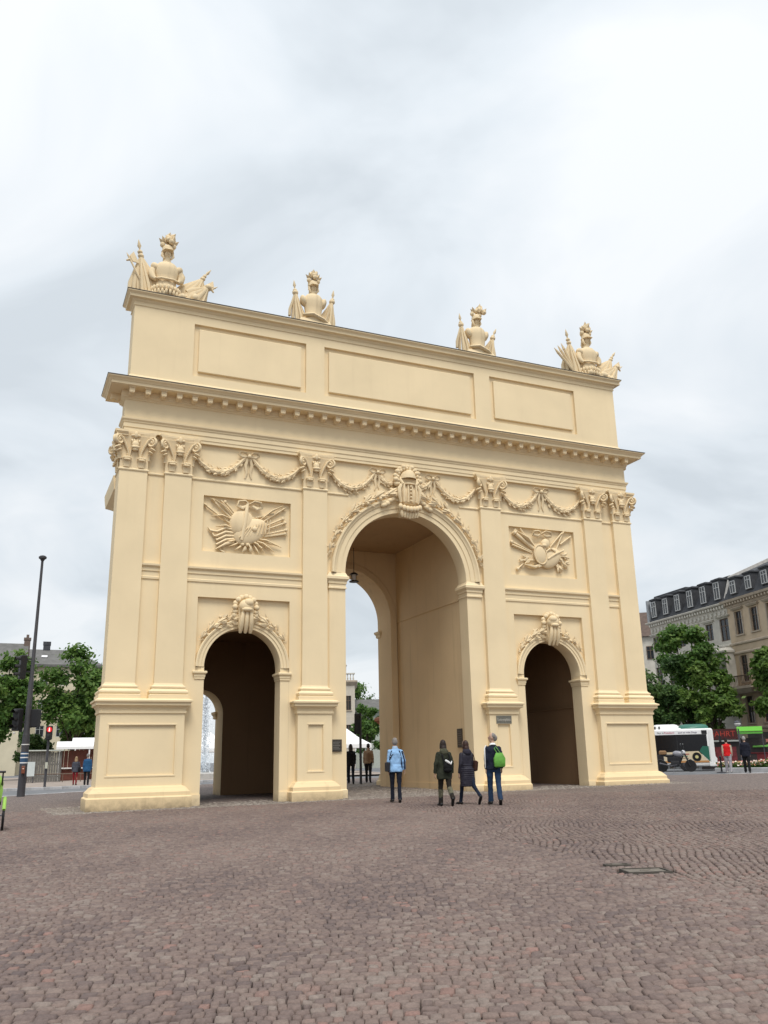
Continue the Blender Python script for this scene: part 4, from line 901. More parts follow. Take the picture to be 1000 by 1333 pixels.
def corner_trophy(x, flip, label, seed):
    t = thing('stone_trophy', label, 'statue', (x, .36, 17.30), 0, 'stone trophies along the attic')
    B = MB().rl(-.95, 1.35, -.38, .38, [(0, -.12), (0, .12), (-.06, .2)]); obj('base', B, ST, t)
    m = MB(); m.lathe([(.46, .1), (.47, .35), (.40, .55), (.365, .78), (.42, 1.05), (.455, 1.25), (.42, 1.42), (.30, 1.56), (.16, 1.63), (.14, 1.72)], 20, (0, 0, 0), 1, .78)
    m.tube([(-.44, -.1, .86), (-.2, -.34, .80), (.2, -.34, .80), (.44, -.1, .86)], .045, 6)
    obj('cuirass', m, ST, t, 50)
    for s in (-1, 1):
        m = MB(); m.ell((s*.42, -.02, 1.34), (.15, .2, .20), rot_y(s*.5), 10, 7); m.tube([(s*.45, -.02, 1.3), (s*.54, -.06, 1.1), (s*.50, -.12, .88), (s*.40, -.2, .78)], [.13, .14, .12, .07], 8)
        obj('shoulder_guard', m, ST, t, 60)
    m = MB()
    for j in range(2):
        for k in range(12):
            a = PI+PI*(k+.5*j)/11.5; m.ell((.50*math.cos(a), .42*math.sin(a), .42-.17*j), (.075, .06, .12), rot_z(a), 6, 5)
    obj('scale_skirt', m, ST, t, 60)
    plumed_helmet(t, 2.02, 1.0, 0.12, seed)
    f = flip
    m = MB(); drape(m, (f*-.66, .05, .0), (f*-.95, .02, 1.78), .52, .10, 6, seed); m.tube([(f*-.6, .05, .05), (f*-.97, .02, 1.95)], .04, 6); spear_tip(m, (f*-.98, .02, 1.88), (f*-.16, 0, 1)); obj('flag', m, ST, t, 50)
    m = MB(); drape(m, (f*.70, .1, .0), (f*1.36, .05, 1.35), .55, .09, 6, seed+3); m.tube([(f*.5, .1, .0), (f*1.42, .05, 1.5)], .04, 6); spear_tip(m, (f*1.40, .05, 1.42), (f*.7, 0, 1), .8); obj('flag', m, ST, t, 50)
    m = MB(); drape(m, (f*.85, -.15, .0), (f*1.55, -.1, .95), .40, .12, 5, seed+7); obj('flag', m, ST, t, 50)
    if seed % 2 == 0: obj('halberd', halberd(MB(), (f*-.6, -.1, .1), (f*-1.40, -.05, 1.62), -f), ST, t, 30)
    else:
        m = MB()
        for k in range(3): d = Vector((-.62-.16*k, 0, 1.2-.12*k)); m.tube([Vector((-.7, -.1, .1)), Vector((-.7, -.1, .1))+d*(1.0+.0*k)], .06, 6); m.tube([Vector((-.7, -.1, .1))+d, Vector((-.7, -.1, .1))+d*1.22], [.07, .01], 6)
        obj('spear_bundle', m, ST, t, 40)
    obj('halberd', halberd(MB(), (f*.6, -.15, .1), (f*1.80, -.05, .98), f), ST, t, 30)
    rg = random.Random(seed)
    for k in range(12): obj('fallen_piece', MB().ell((rg.uniform(-.75, 1.2), rg.uniform(-.36, -.1), rg.uniform(.1, .3)), (rg.uniform(.10, .2), .12, rg.uniform(.08, .16)), rot_y(rg.uniform(-.6, .6)), 7, 5), ST, t, 60)
    return t
def middle_trophy(x, label, seed, tilt):
    t = thing('stone_trophy', label, 'statue', (x, .36, 17.30), 0, 'stone trophies along the attic')
    obj('base', MB().rl(-.66, .66, -.34, .36, [(0, -.12), (0, .16), (-.08, .34)]), ST, t)
    m = MB(); m.lathe([(.40, .15), (.39, .4), (.32, .62), (.36, .95), (.40, 1.15), (.37, 1.36), (.28, 1.48), (.15, 1.54), (.14, 1.66)], 20, (0, 0, 0), 1, .75)
    obj('cuirass', m, ST, t, 50)
    for s in (-1, 1): obj('shoulder_guard', MB().ell((s*.40, 0, 1.20), (.13, .2, .24), rot_y(s*.3), 10, 7), ST, t, 60)
    m = MB(); m.tube([(-.48, -.2, .48), (-.1, -.32, .50), (.3, -.30, .36), (.58, -.2, .26)], [.09, .12, .11, .06], 8, .6); obj('sash', m, ST, t, 60)
    plumed_helmet(t, 1.84, .92, tilt, seed)
    for s, hgt, lean in ((-1, 1.55 if seed % 2 else 1.6, .74), (1, 1.45 if seed % 2 else 1.25, .80)):
        m = MB(); drape(m, (s*.52, .06, .0), (s*lean, .02, hgt), .32, .11, 5, seed+s); m.tube([(s*.5, .05, 0), (s*(lean+.01), .02, hgt+.1)], .04, 6); spear_tip(m, (s*(lean+.01), .02, hgt+.05), (s*.1 if s < 0 else (.1 if seed % 2 else .45), 0, 1), .85); obj('flag', m, ST, t, 50)
    return t
corner_trophy(-9.25, 1, 'largest stone trophy with cuirass, flags and two halberds, left end of the attic', 2)
middle_trophy(-3.58, 'stone trophy with ball-shaped plume and two upright flags, above the left panel edge', 1, 0.0)
middle_trophy(3.75, 'stone trophy with swept plume and one outward leaning flag, right of the attic centre', 4, .5)
corner_trophy(9.45, 1, 'stone trophy with a bundle of spears and one halberd, right end of attic', 3)
# ------------------------------------------------------------------ trees
M['bark'] = mat('bark', (0.075, 0.058, 0.042), .95, var=.35, vscale=3, bump=.8, bscale=12)
def leaf_mat(name, a, b, c): return attr_ramp(name, 'tint', [(0, a), (.55, b), (1, c)], rough=.55, spec=.35, transl=.45)
M['leaf'] = leaf_mat('linden_leaves', (.05, .118, .022), (.108, .205, .042), (.185, .285, .066))
M['leaf2'] = leaf_mat('chestnut_leaves', (.038, .088, .022), (.078, .148, .038), (.135, .21, .058))
M['leaf3'] = leaf_mat('maple_leaves', (.06, .125, .022), (.125, .215, .04), (.20, .29, .07))
def leaves_mesh(name, pts, nrm, size, tint, material):
    n = len(pts); a = RNG.normal(size=(n, 3)); a -= (a*nrm).sum(1, keepdims=True)*nrm; a /= np.linalg.norm(a, axis=1, keepdims=True)+1e-9; b = np.cross(nrm, a)
    s = (size*RNG.uniform(.65, 1.25, n))[:, None]; V = np.zeros((n, 4, 3))
    V[:, 0] = pts-a*s; V[:, 1] = pts+b*s*.55; V[:, 2] = pts+a*s; V[:, 3] = pts-b*s*.55
    me = quads_mesh(name, V, np.array([[0, 1, 2, 3]]), tint); me.materials.append(material); return me
def tree(name, label, base, height, cr, trunk_h, seed, material, leaf=.17, n_leaf=9000, lumps=16, group=None, shape=1.0, lean=0):
    rg = np.random.default_rng(seed); t = thing(name, label, 'tree', base, 0, group)
    ch = height-trunk_h*.8; cz = trunk_h*.8+ch/2
    C_ = []
    for k in range(lumps):
        u = rg.normal(size=3); u /= np.linalg.norm(u); q = rg.uniform(.45, .92)
        C_.append((u[0]*cr*q, u[1]*cr*q, cz+u[2]*ch*.5*q*(1 if u[2] > 0 else .9), cr*rg.uniform(.24, .42)))
    C_.append((0, 0, cz, cr*.5)); C_ = np.array(C_)
    m = MB(); r0 = .018*height+.08
    m.tube([(0, 0, -.3), (0, 0, .2), (.03*lean, .02, trunk_h*.6), (.1*lean, .05, trunk_h*1.1), (.05, .05, height*.72)], [r0*1.3, r0, r0*.85, r0*.7, r0*.18], 9)
    obj('trunk', m, M['bark'], t, 60)
    m = MB()
    for c in C_[:10]:
        z0 = trunk_h*rg.uniform(.85, 1.3); m.tube([(.05, .03, z0), (c[0]*.45, c[1]*.45, z0+(c[2]-z0)*.6), (c[0]*.95, c[1]*.95, c[2])], [r0*.42, r0*.25, r0*.08], 6)
    obj('limb', m, M['bark'], t, 60)
    P = []; Nn = []; T = []
    per = n_leaf//len(C_)
    for c in C_:
        ns = 14; sub = rg.normal(size=(ns, 3)); sub /= np.linalg.norm(sub, axis=1, keepdims=True); sub = c[:3]+sub*c[3]*rg.uniform(.5, 1.05, (ns, 1))*np.array([1, 1, .8])
        w_ = rg.integers(0, ns, per); off = rg.normal(size=(per, 3))*c[3]*.26*np.array([1, 1, .75]); p = sub[w_]+off
        nn = p-c[:3]; nn /= np.linalg.norm(nn, axis=1, keepdims=True)+1e-9; nn = nn*.5+np.array([0, 0, .55])+rg.normal(size=(per, 3))*.55; nn /= np.linalg.norm(nn, axis=1, keepdims=True)
        tn = np.clip(rg.normal(.45, .2, per)+(rg.random(ns)[w_]-.5)*.6+rg.uniform(-.16, .16), 0, 1)
        P.append(p); Nn.append(nn); T.append(tn)
    P = np.concatenate(P); ok = P[:, 2] > trunk_h*.55
    me = leaves_mesh('crown', P[ok], np.concatenate(Nn)[ok], leaf, np.concatenate(T)[ok], material)
    o = bpy.data.objects.new('crown', me); COL.objects.link(o); o.parent = t
    return t
def at_ground(dist, u, v=980, z=None):
    p = dp(dist, u, v); p.z = gz(p.x, p.y)-.05 if z is None else z; return p
GL, GR_, GM = 'trees on the left of the gate', 'trees before the eastern houses', 'trees seen through the middle arch'
tree('park_tree', 'broad green tree behind the pedestrian signal, left of the gate', at_ground(88, 101, 900), 11.3, 3.5, 2.2, 1, M['leaf'], .23, 16000, 22, GL)
tree('park_tree', 'tall green tree at the left picture edge behind the traffic lights', at_ground(86, 0, 900), 11.6, 3.2, 2.4, 2, M['leaf'], .20, 12000, 20, GL)
tree('park_tree', 'low bush-like tree below the windows of the cream apartment house', at_ground(92, 50, 950), 4.6, 2.0, 1.2, 3, M['leaf2'], .18, 6000, 14, GL)
tree('park_tree', 'small tree close to the gate behind the white stalls', at_ground(90, 128, 930), 7.2, 2.0, 1.8, 4, M['leaf'], .18, 6000, 14, GL)
tree('street_tree', 'dark green street tree half hidden by the right corner of the gate', at_ground(78, 843, 890), 11.3, 2.7, 2.4, 5, M['leaf2'], .19, 12000, 16, GR_)
tree('street_tree', 'tallest round street tree before the grey stone house', at_ground(80, 891, 880), 12.4, 2.9, 2.6, 6, M['leaf'], .20, 15000, 20, GR_)
tree('street_tree', 'narrow lighter street tree behind the bus front', at_ground(74, 927, 915), 8.6, 2.0, 2.0, 7, M['leaf3'], .19, 11000, 16, GR_)
tree('street_tree', 'street tree at the right picture edge before the tan house', at_ground(74, 1008, 900), 9.6, 2.2, 3.4, 8, M['leaf3'], .19, 11000, 16, GR_)
tree('street_tree', 'small leafy tree behind the bus roof', at_ground(76, 868, 925), 6.8, 2.2, 1.8, 9, M['leaf2'], .16, 7000, 14, GR_)
tree('garden_tree', 'tall tree rising behind the cream house, seen through the middle arch', at_ground(140, 467, 890), 15.6, 3.6, 3.0, 10, M['leaf'], .24, 8000, 16, GM)
tree('garden_tree', 'low bushy tree behind the traffic light in the middle arch', at_ground(100, 478, 940), 7.4, 2.0, 1.4, 11, M['leaf'], .18, 7000, 14, GM)
# ------------------------------------------------------------------ houses
M['slate'] = mat('slate_roof', (.055, .058, .065), .75, var=.3, vscale=2, bump=.3, bscale=25)
M['roofgrey'] = mat('grey_tiles', (.15, .148, .142), .85, var=.25, vscale=1.2, bump=.4, bscale=20)
M['frame'] = mat('window_frame_white', (.44, .45, .45), .6)
M['frame_br'] = mat('window_frame_brown', (.13, .09, .065), .6)
WM = {}
def window(parent, x, z, w_, h_, y, frame, label=None, cross=True):
    """frame with mullion as the part, panes behind it as sub-parts; meshes shared by size"""
    k = (round(w_, 2), round(h_, 2), frame, cross)
    if k not in WM:
        m = MB(); f = .07*max(1, w_)
        for a, b, c, d in ((-w_/2, w_/2, 0, f), (-w_/2, w_/2, h_-f, h_), (-w_/2, -w_/2+f, f, h_-f), (w_/2-f, w_/2, f, h_-f)): m.box(a, b, -.04, .04, c, d)
        if cross: m.box(-.035, .035, -.045, .035, f, h_-f); m.box(-w_/2+f, w_/2-f, -.043, .033, h_*.66, h_*.66+.06)
        a = m.mesh('window'); a.materials.append(M[frame])
        g = MB().box(-w_/2+f*.6, w_/2-f*.6, .0, .02, f*.6, h_-f*.6).mesh('pane'); g.materials.append(M['glass']); WM[k] = (a, g)
    a, g = WM[k]
    o = put('window', a, parent, (x, y, z)); put('pane', g, o); return o
def facade(name, parent, length, z0, z1, wins, material, depth=.22, y=0.0):
    m = MB(); m.grid(0, length, z0, z1, y, [(x-w_/2, x+w_/2, z, z+h_, depth) for x, z, w_, h_ in wins]); return obj(name, m, material, parent)
# grey stone house and tan house on the right: local x runs along the front towards the camera
PA = dp(92.0, 847, 811); PB_ = dp(82.0, 945, 783)
dirA = (PB_-PA); dirA.z = 0; rzA = math.atan2(dirA.y, dirA.x); LA = dirA.length
g0 = .05
def house_wall(root, length, depth, top, material):
    m = MB()
    m.add([(0, 0, -.5), (0, depth, -.5), (0, depth, top), (0, 0, top)], [(0, 3, 2, 1)]); m.add([(length, 0, -.5), (length, depth, -.5), (length, depth, top), (length, 0, top)], [(0, 1, 2, 3)])
    m.add([(0, depth, -.5), (length, depth, -.5), (length, depth, top), (0, depth, top)], [(0, 1, 2, 3)]); return obj('side_wall', m, material, root)
M['greystone'] = mat('grey_stucco', (.56, .53, .465), .85, var=.2, vscale=1.2, bump=.25, bscale=10)
M['tan'] = mat('tan_stucco', (.54, .425, .30), .85, var=.15, vscale=1.0, bump=.2, bscale=10)
M['tan_dk'] = mat('sandstone_trim', (.42, .35, .27), .85, var=.2, vscale=2)
H1 = thing('grey_house', 'grey stone house with six dormers in its dark mansard, behind the right trees', 'house', (PA.x, PA.y, g0), rzA)
EA = 13.9
xs_ = [LA*(.055+.178*k) for k in range(6)]
w1 = [(x, z, 1.05, h) for z, h in ((11.0, 1.5), (7.6, 1.9), (4.7, 1.9)) for x in xs_[:5]]+[(xs_[5], 10.7, 1.25, 2.0)]
facade('wall', H1, LA, -.5, EA-.9, w1, M['greystone']); house_wall(H1, LA, 11, EA-.9, M['greystone'])
for x, z, a, b in w1: window(H1, x, z, a, b, .14, 'frame_br')
obj('frieze', MB().rl(0, LA, 0, 11, [(.05, EA-.95), (.05, EA-.15), (.12, EA-.10), (.35, EA-.02), (.40, EA+.10), (.38, EA+.14)]), M['greystone'], H1)
br = MB().box(-.09, .09, -.26, 0, 0, .22).mesh('bracket'); br.materials.append(M['greystone'])
for k in range(30): put('bracket', br, H1, ((k+.5)*LA/30, -.05, EA-.33))
br2 = MB().box(-.12, .12, -.12, 0, 0, .3).mesh('frieze_block'); br2.materials.append(M['greystone'])
for k in range(20): put('frieze_block', br2, H1, ((k+.5)*LA/20, -.05, EA-.86))
for x in xs_[:5]: obj('window_hood', MB().rl(x-.75, x+.75, -.14, .05, [(0, 12.62), (.05, 12.7), (.1, 12.78), (0, 12.84)], back=False), M['greystone'], H1)
obj('window_hood', MB().rl(xs_[5]-.85, xs_[5]+.85, -.14, .05, [(0, 12.80), (.05, 12.86), (.1, 12.92), (0, 12.96)], back=False), M['greystone'], H1)
for z in (4.3, 10.15): obj('floor_band', MB().rl(0, LA, 0, 11, [(.02, z), (.1, z+.06), (.1, z+.2), (.02, z+.26)]), M['greystone'], H1)
bay = obj('bay_window', MB().rl(xs_[5]-.95, xs_[5]+.95, -1.0, .1, [(-.1, 4.5), (0, 4.8), (0, 9.5), (.12, 9.6), (.12, 9.75), (-.3, 10.05)], back=False), M['greystone'], H1)
for dx in (-.45, .45): window(bay, xs_[5]+dx, 5.6, .72, 2.2, -1.04, 'frame_br')
o_ = window(bay, 0, 0, .72, 2.2, 0, 'frame_br'); o_.location = (xs_[5]-.99, -.5, 5.6); o_.rotation_euler = (0, 0, PI/2)
roof = MB(); z0, z1, bk = EA+.14, EA+2.5, .85
roof.add([(0, -.2, z0), (LA, -.2, z0), (LA, bk, z1), (0, bk, z1), (LA, 8, z1+1.1), (0, 8, z1+1.1)], [(0, 1, 2, 3), (3, 2, 4, 5)])
roof.add([(0, -.2, z0), (0, bk, z1), (0, 8, z1+1.1), (0, 11, z0)], [(0, 1, 2, 3)]); roof.add([(LA, -.2, z0), (LA, bk, z1), (LA, 8, z1+1.1), (LA, 11, z0)], [(0, 3, 2, 1)])
roof.rl(0, LA*.45, bk-.12, bk+.3, [(0, z1-.05), (.03, z1+.34), (0, z1+.38)]); roof.rl(0, LA, bk-.10, bk+.1, [(0, z1-.1), (.05, z1), (.05, z1+.12)])
rf = obj('roof', roof, M['slate'], H1)
obj('gable_edge', MB().rl(-.12, .14, -.25, .1, [(0, z0), (0, z1-.1)]), mat('zinc', (.34, .36, .38), .5, var=.2), H1)
for x in [LA*(.085+.168*k) for k in range(6)]:
    d = obj('dormer', MB().rl(x-.52, x+.52, -.12, 1.0, [(0, z0+.35), (0, z1-.25), (.10, z1-.20), (.10, z1-.08), (-.2, z1+.04)], back=False), M['slate'], rf)
    window(d, x, z0+.42, .78, z1-z0-.8, -.15, 'frame')
H2 = thing('tan_house', 'tan stucco house with mansard dormers and a shop below, at the right picture edge', 'house', (PB_.x, PB_.y, g0), rzA-R(4))
LB = 15.0; EB = 14.0
xs2 = [1.55+2.25*k for k in range(6)]
w2 = [(x, z, 1.0, h) for z, h in ((11.0, 2.0), (7.0, 2.2), (3.55, 2.2)) for x in xs2]
facade('wall', H2, LB, -.5, EB, w2, M['tan']); house_wall(H2, LB, 11, EB, M['tan'])
for x, z, a, b in w2: window(H2, x, z, a, b, .14, 'frame_br')
obj('cornice', MB().rl(0, LB, 0, 11, [(.02, EB-.6), (.08, EB-.5), (.08, EB-.2), (.4, EB-.1), (.45, EB+.1), (.3, EB+.14)]), M['tan_dk'], H2)
tb = MB().box(-.08, .08, -.28, 0, 0, .2).mesh('bracket'); tb.materials.append(M['tan_dk'])
for k in range(36): put('bracket', tb, H2, ((k+.5)*LB/36, -.08, EB-.35))
for z in (10.1, 9.3, 6.4, 3.0): obj('floor_band', MB().rl(0, LB, 0, 11, [(.02, z), (.12, z+.08), (.12, z+.2), (.02, z+.28)]), M['tan_dk'], H2)
for x in xs2:
    obj('window_hood', MB().rl(x-.7, x+.7, -.16, .05, [(0, 13.12), (.06, 13.2), (.12, 13.28), (0, 13.36)], back=False), M['tan_dk'], H2)
    for z, h in ((11.0, 2.0), (7.0, 2.2), (3.55, 2.2)): obj('window_surround', MB().rl(x-.62, x-.50, -.07, .02, [(0, z), (0, z+h)], back=False).rl(x+.50, x+.62, -.07, .02, [(0, z), (0, z+h)], back=False).rl(x-.66, x+.66, -.10, .02, [(0, z-.12), (0, z-.005)], back=False), M['tan_dk'], H2)
roof = MB(); z0, z1 = EB+.14, EB+2.2
roof.add([(0, -.2, z0), (LB, -.2, z0), (LB, .7, z1), (0, .7, z1), (LB, 6, z1+2.2), (0, 6, z1+2.2), (LB, 11, z0), (0, 11, z0)], [(0, 1, 2, 3), (3, 2, 4, 5), (5, 4, 6, 7), (0, 3, 5, 7), (1, 6, 4, 2)])
rf = obj('roof', roof, M['slate'], H2)
for x in xs2:
    d = obj('dormer', MB().rl(x-.5, x+.5, -.16, 1.0, [(0, z0+.35), (0, z1-.35), (.1, z1-.3), (.1, z1-.18), (-.2, z1-.06)], back=False), M['slate'], rf); window(d, x, z0+.42, .78, z1-z0-.95, -.19, 'frame')
m = MB(); m.add([(-.2, -.25, EB-.2), (.12, -.25, EB-.2), (.12, .65, z1+.25), (-.2, .65, z1+.25), (-.2, 6, z1+2.5), (.12, 6, z1+2.5), (-.2, 6, EB), (.12, 6, EB)], [(0, 1, 2, 3), (3, 2, 5, 4), (0, 3, 4, 6), (1, 7, 5, 2)])
obj('party_wall', m, mat('pale_render', (.5, .48, .45), .9, var=.2), H2)
for z, x in ((6.5, 0.35),):
    bal = obj('balcony', MB().rl(x-1.0, x+3.6, -1.3, 0, [(-.3, z-.55), (0, z-.25), (.06, z-.2), (.06, z)], back=False), M['tan_dk'], H2)
    m = MB()
    for k in range(24): xx = x-.95+k*.196; m.box(xx-.02, xx+.02, -1.26, -1.22, z, z+.8)
    m.box(x-1.0, x+3.6, -1.29, -1.19, z+.8, z+.9); m.box(x-1.0, x-.92, -1.2, 0, z+.8, z+.9); obj('railing', m, M['frame_br'], bal)
shop = obj('shop_front', MB().rl(.8, LB, -.10, .1, [(0, -.3), (0, 2.75)], back=False), mat('shop_dark', (.05, .045, .04), .4, var=.4, vscale=1.5), H2)
H3 = thing('brown_roofed_house', 'low house with a brown roof just right of the gate, behind the trees', 'house', (*dp(112, 833, 810)[:2], g0), -bearing(838))
obj('wall', MB().box(-2, 8, 0, 9, -.5, 15.2), M['greystone'], H3)
for k in range(3): window(H3, .9+1.5*k, 12.4, .9, 1.6, -.03, 'frame_br')
m = MB(); m.add([(-2.3, -.4, 15.2), (8, -.4, 15.2), (8, 4.5, 18.9), (-2.3, 4.5, 18.9), (-2.3, 9.4, 15.2), (8, 9.4, 15.2)], [(0, 1, 2, 3), (3, 2, 5, 4), (0, 3, 4), (1, 5, 2)]); obj('roof', m, mat('brown_tiles', (.12, .085, .07), .85, var=.3, vscale=2, bump=.3), H3)
# left: cream apartment house
pL = dp(150, 130, 863); H4 = thing('cream_apartment_house', 'cream apartment house with grey hipped roof and one chimney, behind the left trees', 'house', (pL.x, pL.y, 0), -bearing(80))
M['cream'] = mat('cream_render', (.60, .54, .40), .9, var=.1, vscale=.6)
w4 = [(-2.2-3.05*k, z, 1.25, 1.75) for k in range(7) for z in (13.6, 9.6, 5.6)]
m = MB(); m.grid(-24, 0, -1, 16.9, 0, [(x-a/2, x+a/2, z, z+h, .2) for x, z, a, h in w4]); m.add([(0, 0, -1), (0, 12, -1), (0, 12, 16.9), (0, 0, 16.9)], [(0, 1, 2, 3)]); m.add([(-24, 12, -1), (0, 12, -1), (0, 12, 16.9), (-24, 12, 16.9)], [(3, 2, 1, 0)])
obj('wall', m, M['cream'], H4)
for x, z, a, h in w4: window(H4, x, z, a, h, .12, 'frame')
obj('floor_band', MB().rl(-24, 0, 0, 12, [(.02, 12.4), (.2, 12.5), (.2, 12.7), (.02, 12.8)]), mat('brown_band', (.3, .23, .16), .9), H4)
m = MB(); m.add([(-24.5, -.6, 16.9), (.6, -.6, 16.9), (.6, 12.6, 16.9), (-24.5, 12.6, 16.9), (-24.5, 6, 20.0), (-4.3, 6, 20.0)], [(0, 1, 5, 4), (1, 2, 5), (2, 3, 4, 5), (0, 3, 2, 1)])
m.rl(-24.5, .6, -.6, 12.6, [(.02, 16.5), (.04, 16.88), (0, 16.9)]); rf = obj('roof', m, M['roofgrey'], H4)
obj('chimney', MB().rl(-9.0, -7.9, 5.6, 6.6, [(0, 19.2), (0, 20.7), (.06, 20.75), (.06, 21.3)]), M['slate'], rf)
for x in (-16, -12.2, -8.6): obj('skylight', MB().box(-.45, .45, -.05, .05, 0, .7).xf(Matrix.Translation((x, 2.1, 18.3)) @ Matrix.Rotation(R(-62), 4, 'X')), M['white'], rf)
pL = dp(140, 34, 850); H5 = thing('dark_roofed_house', 'house with a steep dark roof and narrow chimney at the far left', 'house', (pL.x, pL.y, 0), -bearing(20))
obj('wall', MB().box(-16, 0, 0, 10, -1, 15.4), M['cream'], H5)
m = MB(); m.add([(-16.3, -.4, 15.2), (.3, -.4, 15.2), (.3, 5, 19.5), (-16.3, 5, 19.5), (.3, 10.4, 15.2), (-16.3, 10.4, 15.2)], [(0, 1, 2, 3), (3, 2, 4, 5), (1, 4, 2), (0, 3, 5)]); rf = obj('roof', m, M['roofgrey'], H5)
obj('chimney', MB().rl(-.4, .5, 4.5, 5.5, [(0, 14.5), (0, 20.0), (.08, 20.05), (.08, 20.4), (-.25, 20.45), (-.25, 20.9)]), mat('chimney_brick', (.16, .12, .10), .9, var=.3, vscale=6), rf)
for x in (-3, -7, -11): window(H5, x, 12.6, 1.2, 1.7, -.04, 'frame')
# through the middle arch
pL = dp(125, 462, 900); H6 = thing('cream_villa', 'cream villa with dark windows and roof balustrade, seen through the middle arch', 'house', (pL.x, pL.y, 0), -bearing(456))
w6 = [(-.95-1.9*k, z, .85, 2.0) for k in range(4) for z in (8.0, 4.0)]
m = MB(); m.grid(-9, 0, -1, 12.0, 0, [(x-a/2, x+a/2, z, z+h, .2) for x, z, a, h in w6]); m.add([(0, 0, -1), (0, 9, -1), (0, 9, 12.0), (0, 0, 12.0)], [(0, 1, 2, 3)]); obj('wall', m, mat('villa_render', (.55, .50, .42), .9, var=.1), H6)
for x, z, a, h in w6: window(H6, x, z, a, h, .12, 'frame_br'); obj('sill', MB().rl(x-.55, x+.55, -.12, .02, [(0, z-.14), (0, z)], back=False), M['tan_dk'], H6)
obj('cornice', MB().rl(-9, 0, 0, 9, [(.02, 11.4), (.25, 11.7), (.4, 11.9), (.4, 12.1), (0, 12.2)]), M['tan_dk'], H6)
m = MB()
for k in range(22): m.lathe([(.07, 0), (.12, .25), (.06, .6), (.09, .8)], 6, (-.2-.4*k, .1, 12.2))
m.rl(-9, 0, -.02, .22, [(0, 13.0), (.05, 13.05), (.05, 13.2)]); m.rl(-2.4, -1.2, 0, 1, [(0, 12.2), (0, 14.2), (.1, 14.3), (-.3, 15.0)]); obj('balustrade', m, M['greystone'], H6)
pL = dp(128, 463, 920); H7 = thing('grey_roofed_building', 'low building with long grey roof, seen through the middle arch beside the villa', 'house', (pL.x, pL.y, 0), -bearing(480))
obj('wall', MB().box(0, 16, 0, 8, -1, 8.0), mat('pale_green_render', (.42, .45, .40), .9, var=.1), H7)
for k in range(5): window(H7, 1.5+2.6*k, 4.9, 1.1, 1.9, -.04, 'frame')
m = MB(); m.add([(-.3, -.6, 7.9), (16.4, -.6, 7.9), (16.4, 4, 9.9), (-.3, 4, 9.9), (16.4, 8.6, 7.9), (-.3, 8.6, 7.9)], [(0, 1, 2, 3), (3, 2, 4, 5), (0, 3, 5), (1, 4, 2)]); obj('roof', m, M['roofgrey'], H7)
# ------------------------------------------------------------------ stalls, fence, fountain
M['canvas'] = mat('white_canvas', (.80, .80, .80), .7, var=.05)
def tent(label, u, dist, w_, eave, peak, group='white market tents'):
    p = at_ground(dist, u); t = thing('market_tent', label, 'tent', p, -bearing(u), group); h = w_/2
    m = MB(); m.add([(-h, -h, eave), (h, -h, eave), (h, h, eave), (-h, h, eave), (-h*.5, -h*.5, eave+(peak-eave)*.42), (h*.5, -h*.5, eave+(peak-eave)*.42), (h*.5, h*.5, eave+(peak-eave)*.42), (-h*.5, h*.5, eave+(peak-eave)*.42), (0, 0, peak)],
        [(0, 1, 5, 4), (1, 2, 6, 5), (2, 3, 7, 6), (3, 0, 4, 7), (4, 5, 8), (5, 6, 8), (6, 7, 8), (7, 4, 8)]); obj('canopy', m, M['canvas'], t)
    m = MB(); th = .01
    for a, b, c, d in ((-h, h, -h-th, -h+th), (-h, h, h-th, h+th), (-h-th, -h+th, -h, h), (h-th, h+th, -h, h)): m.box(a, b, c, d, eave-.3, eave+.005)
    obj('valance', m, M['canvas'], t)
    for sx in (-1, 1):
        for sy in (-1, 1): obj('leg', MB().box(sx*(h-.08)-.03, sx*(h-.08)+.03, sy*(h-.08)-.03, sy*(h-.08)+.03, 0, eave), M['white'], t)
    return t
tent('peaked white tent behind the pedestrians in the middle arch', 450, 78, 4.4, 2.4, 3.85)
tent('white tent glimpsed through the left arch behind the fountain', 272, 84, 4.6, 2.35, 3.9)
M['redwood'] = mat('red_brown_boards', (.14, .045, .03), .7, var=.3, vscale=3)
def stall(label, u, dist, w_, h_, rs):
    p = at_ground(dist, u, 985); t = thing('market_stall', label, 'stall', p, -bearing(u), 'white roofed market stalls'); k = int(w_/.3)
    for i in range(k): obj('board', MB().box(-w_/2+i*w_/k+.01, -w_/2+(i+1)*w_/k-.01, 0, .04, 1.05, h_-.55), M['redwood'], t)
    obj('counter', MB().rl(-w_/2, w_/2, -.5, .05, [(0, .95), (0.05, .97), (.05, 1.04)], back=False), M['white'], t); obj('front', MB().rl(-w_/2, w_/2, -.35, .02, [(0, 0), (0, .94)], back=False), M['redwood'], t)
    m = MB(); m.add([(-w_/2-.3, -.9, h_-.45), (w_/2+.3, -.9, h_-.45), (w_/2+.3, 1.3, h_), (-w_/2-.3, 1.3, h_), (-w_/2-.3, -.9, h_-.25), (w_/2+.3, -.9, h_-.25), (w_/2+.3, 1.3, h_+.2), (-w_/2-.3, 1.3, h_+.2)], [(3, 2, 1, 0), (4, 5, 6, 7), (0, 1, 5, 4), (1, 2, 6, 5), (2, 3, 7, 6), (3, 0, 4, 7)]); obj('awning', m, M['canvas'], t)
    for s in (-1, 1): obj('post', MB().box(s*w_/2-.05, s*w_/2+.05, -.85, -.75, 0, h_-.4), M['white'], t)
    return t
stall('market stall with white roof and red-brown back, left of the blue-jacketed man', 97, 76, 2.2, 2.9, 0)
stall('taller white-roofed stall half hidden behind the gate\'s left corner', 119, 79, 2.6, 3.25, 1)
p = at_ground(72, 55); fe = thing('slat_fence', 'grey weathered board enclosure behind the pedestrian signal', 'fence', p, -bearing(55))
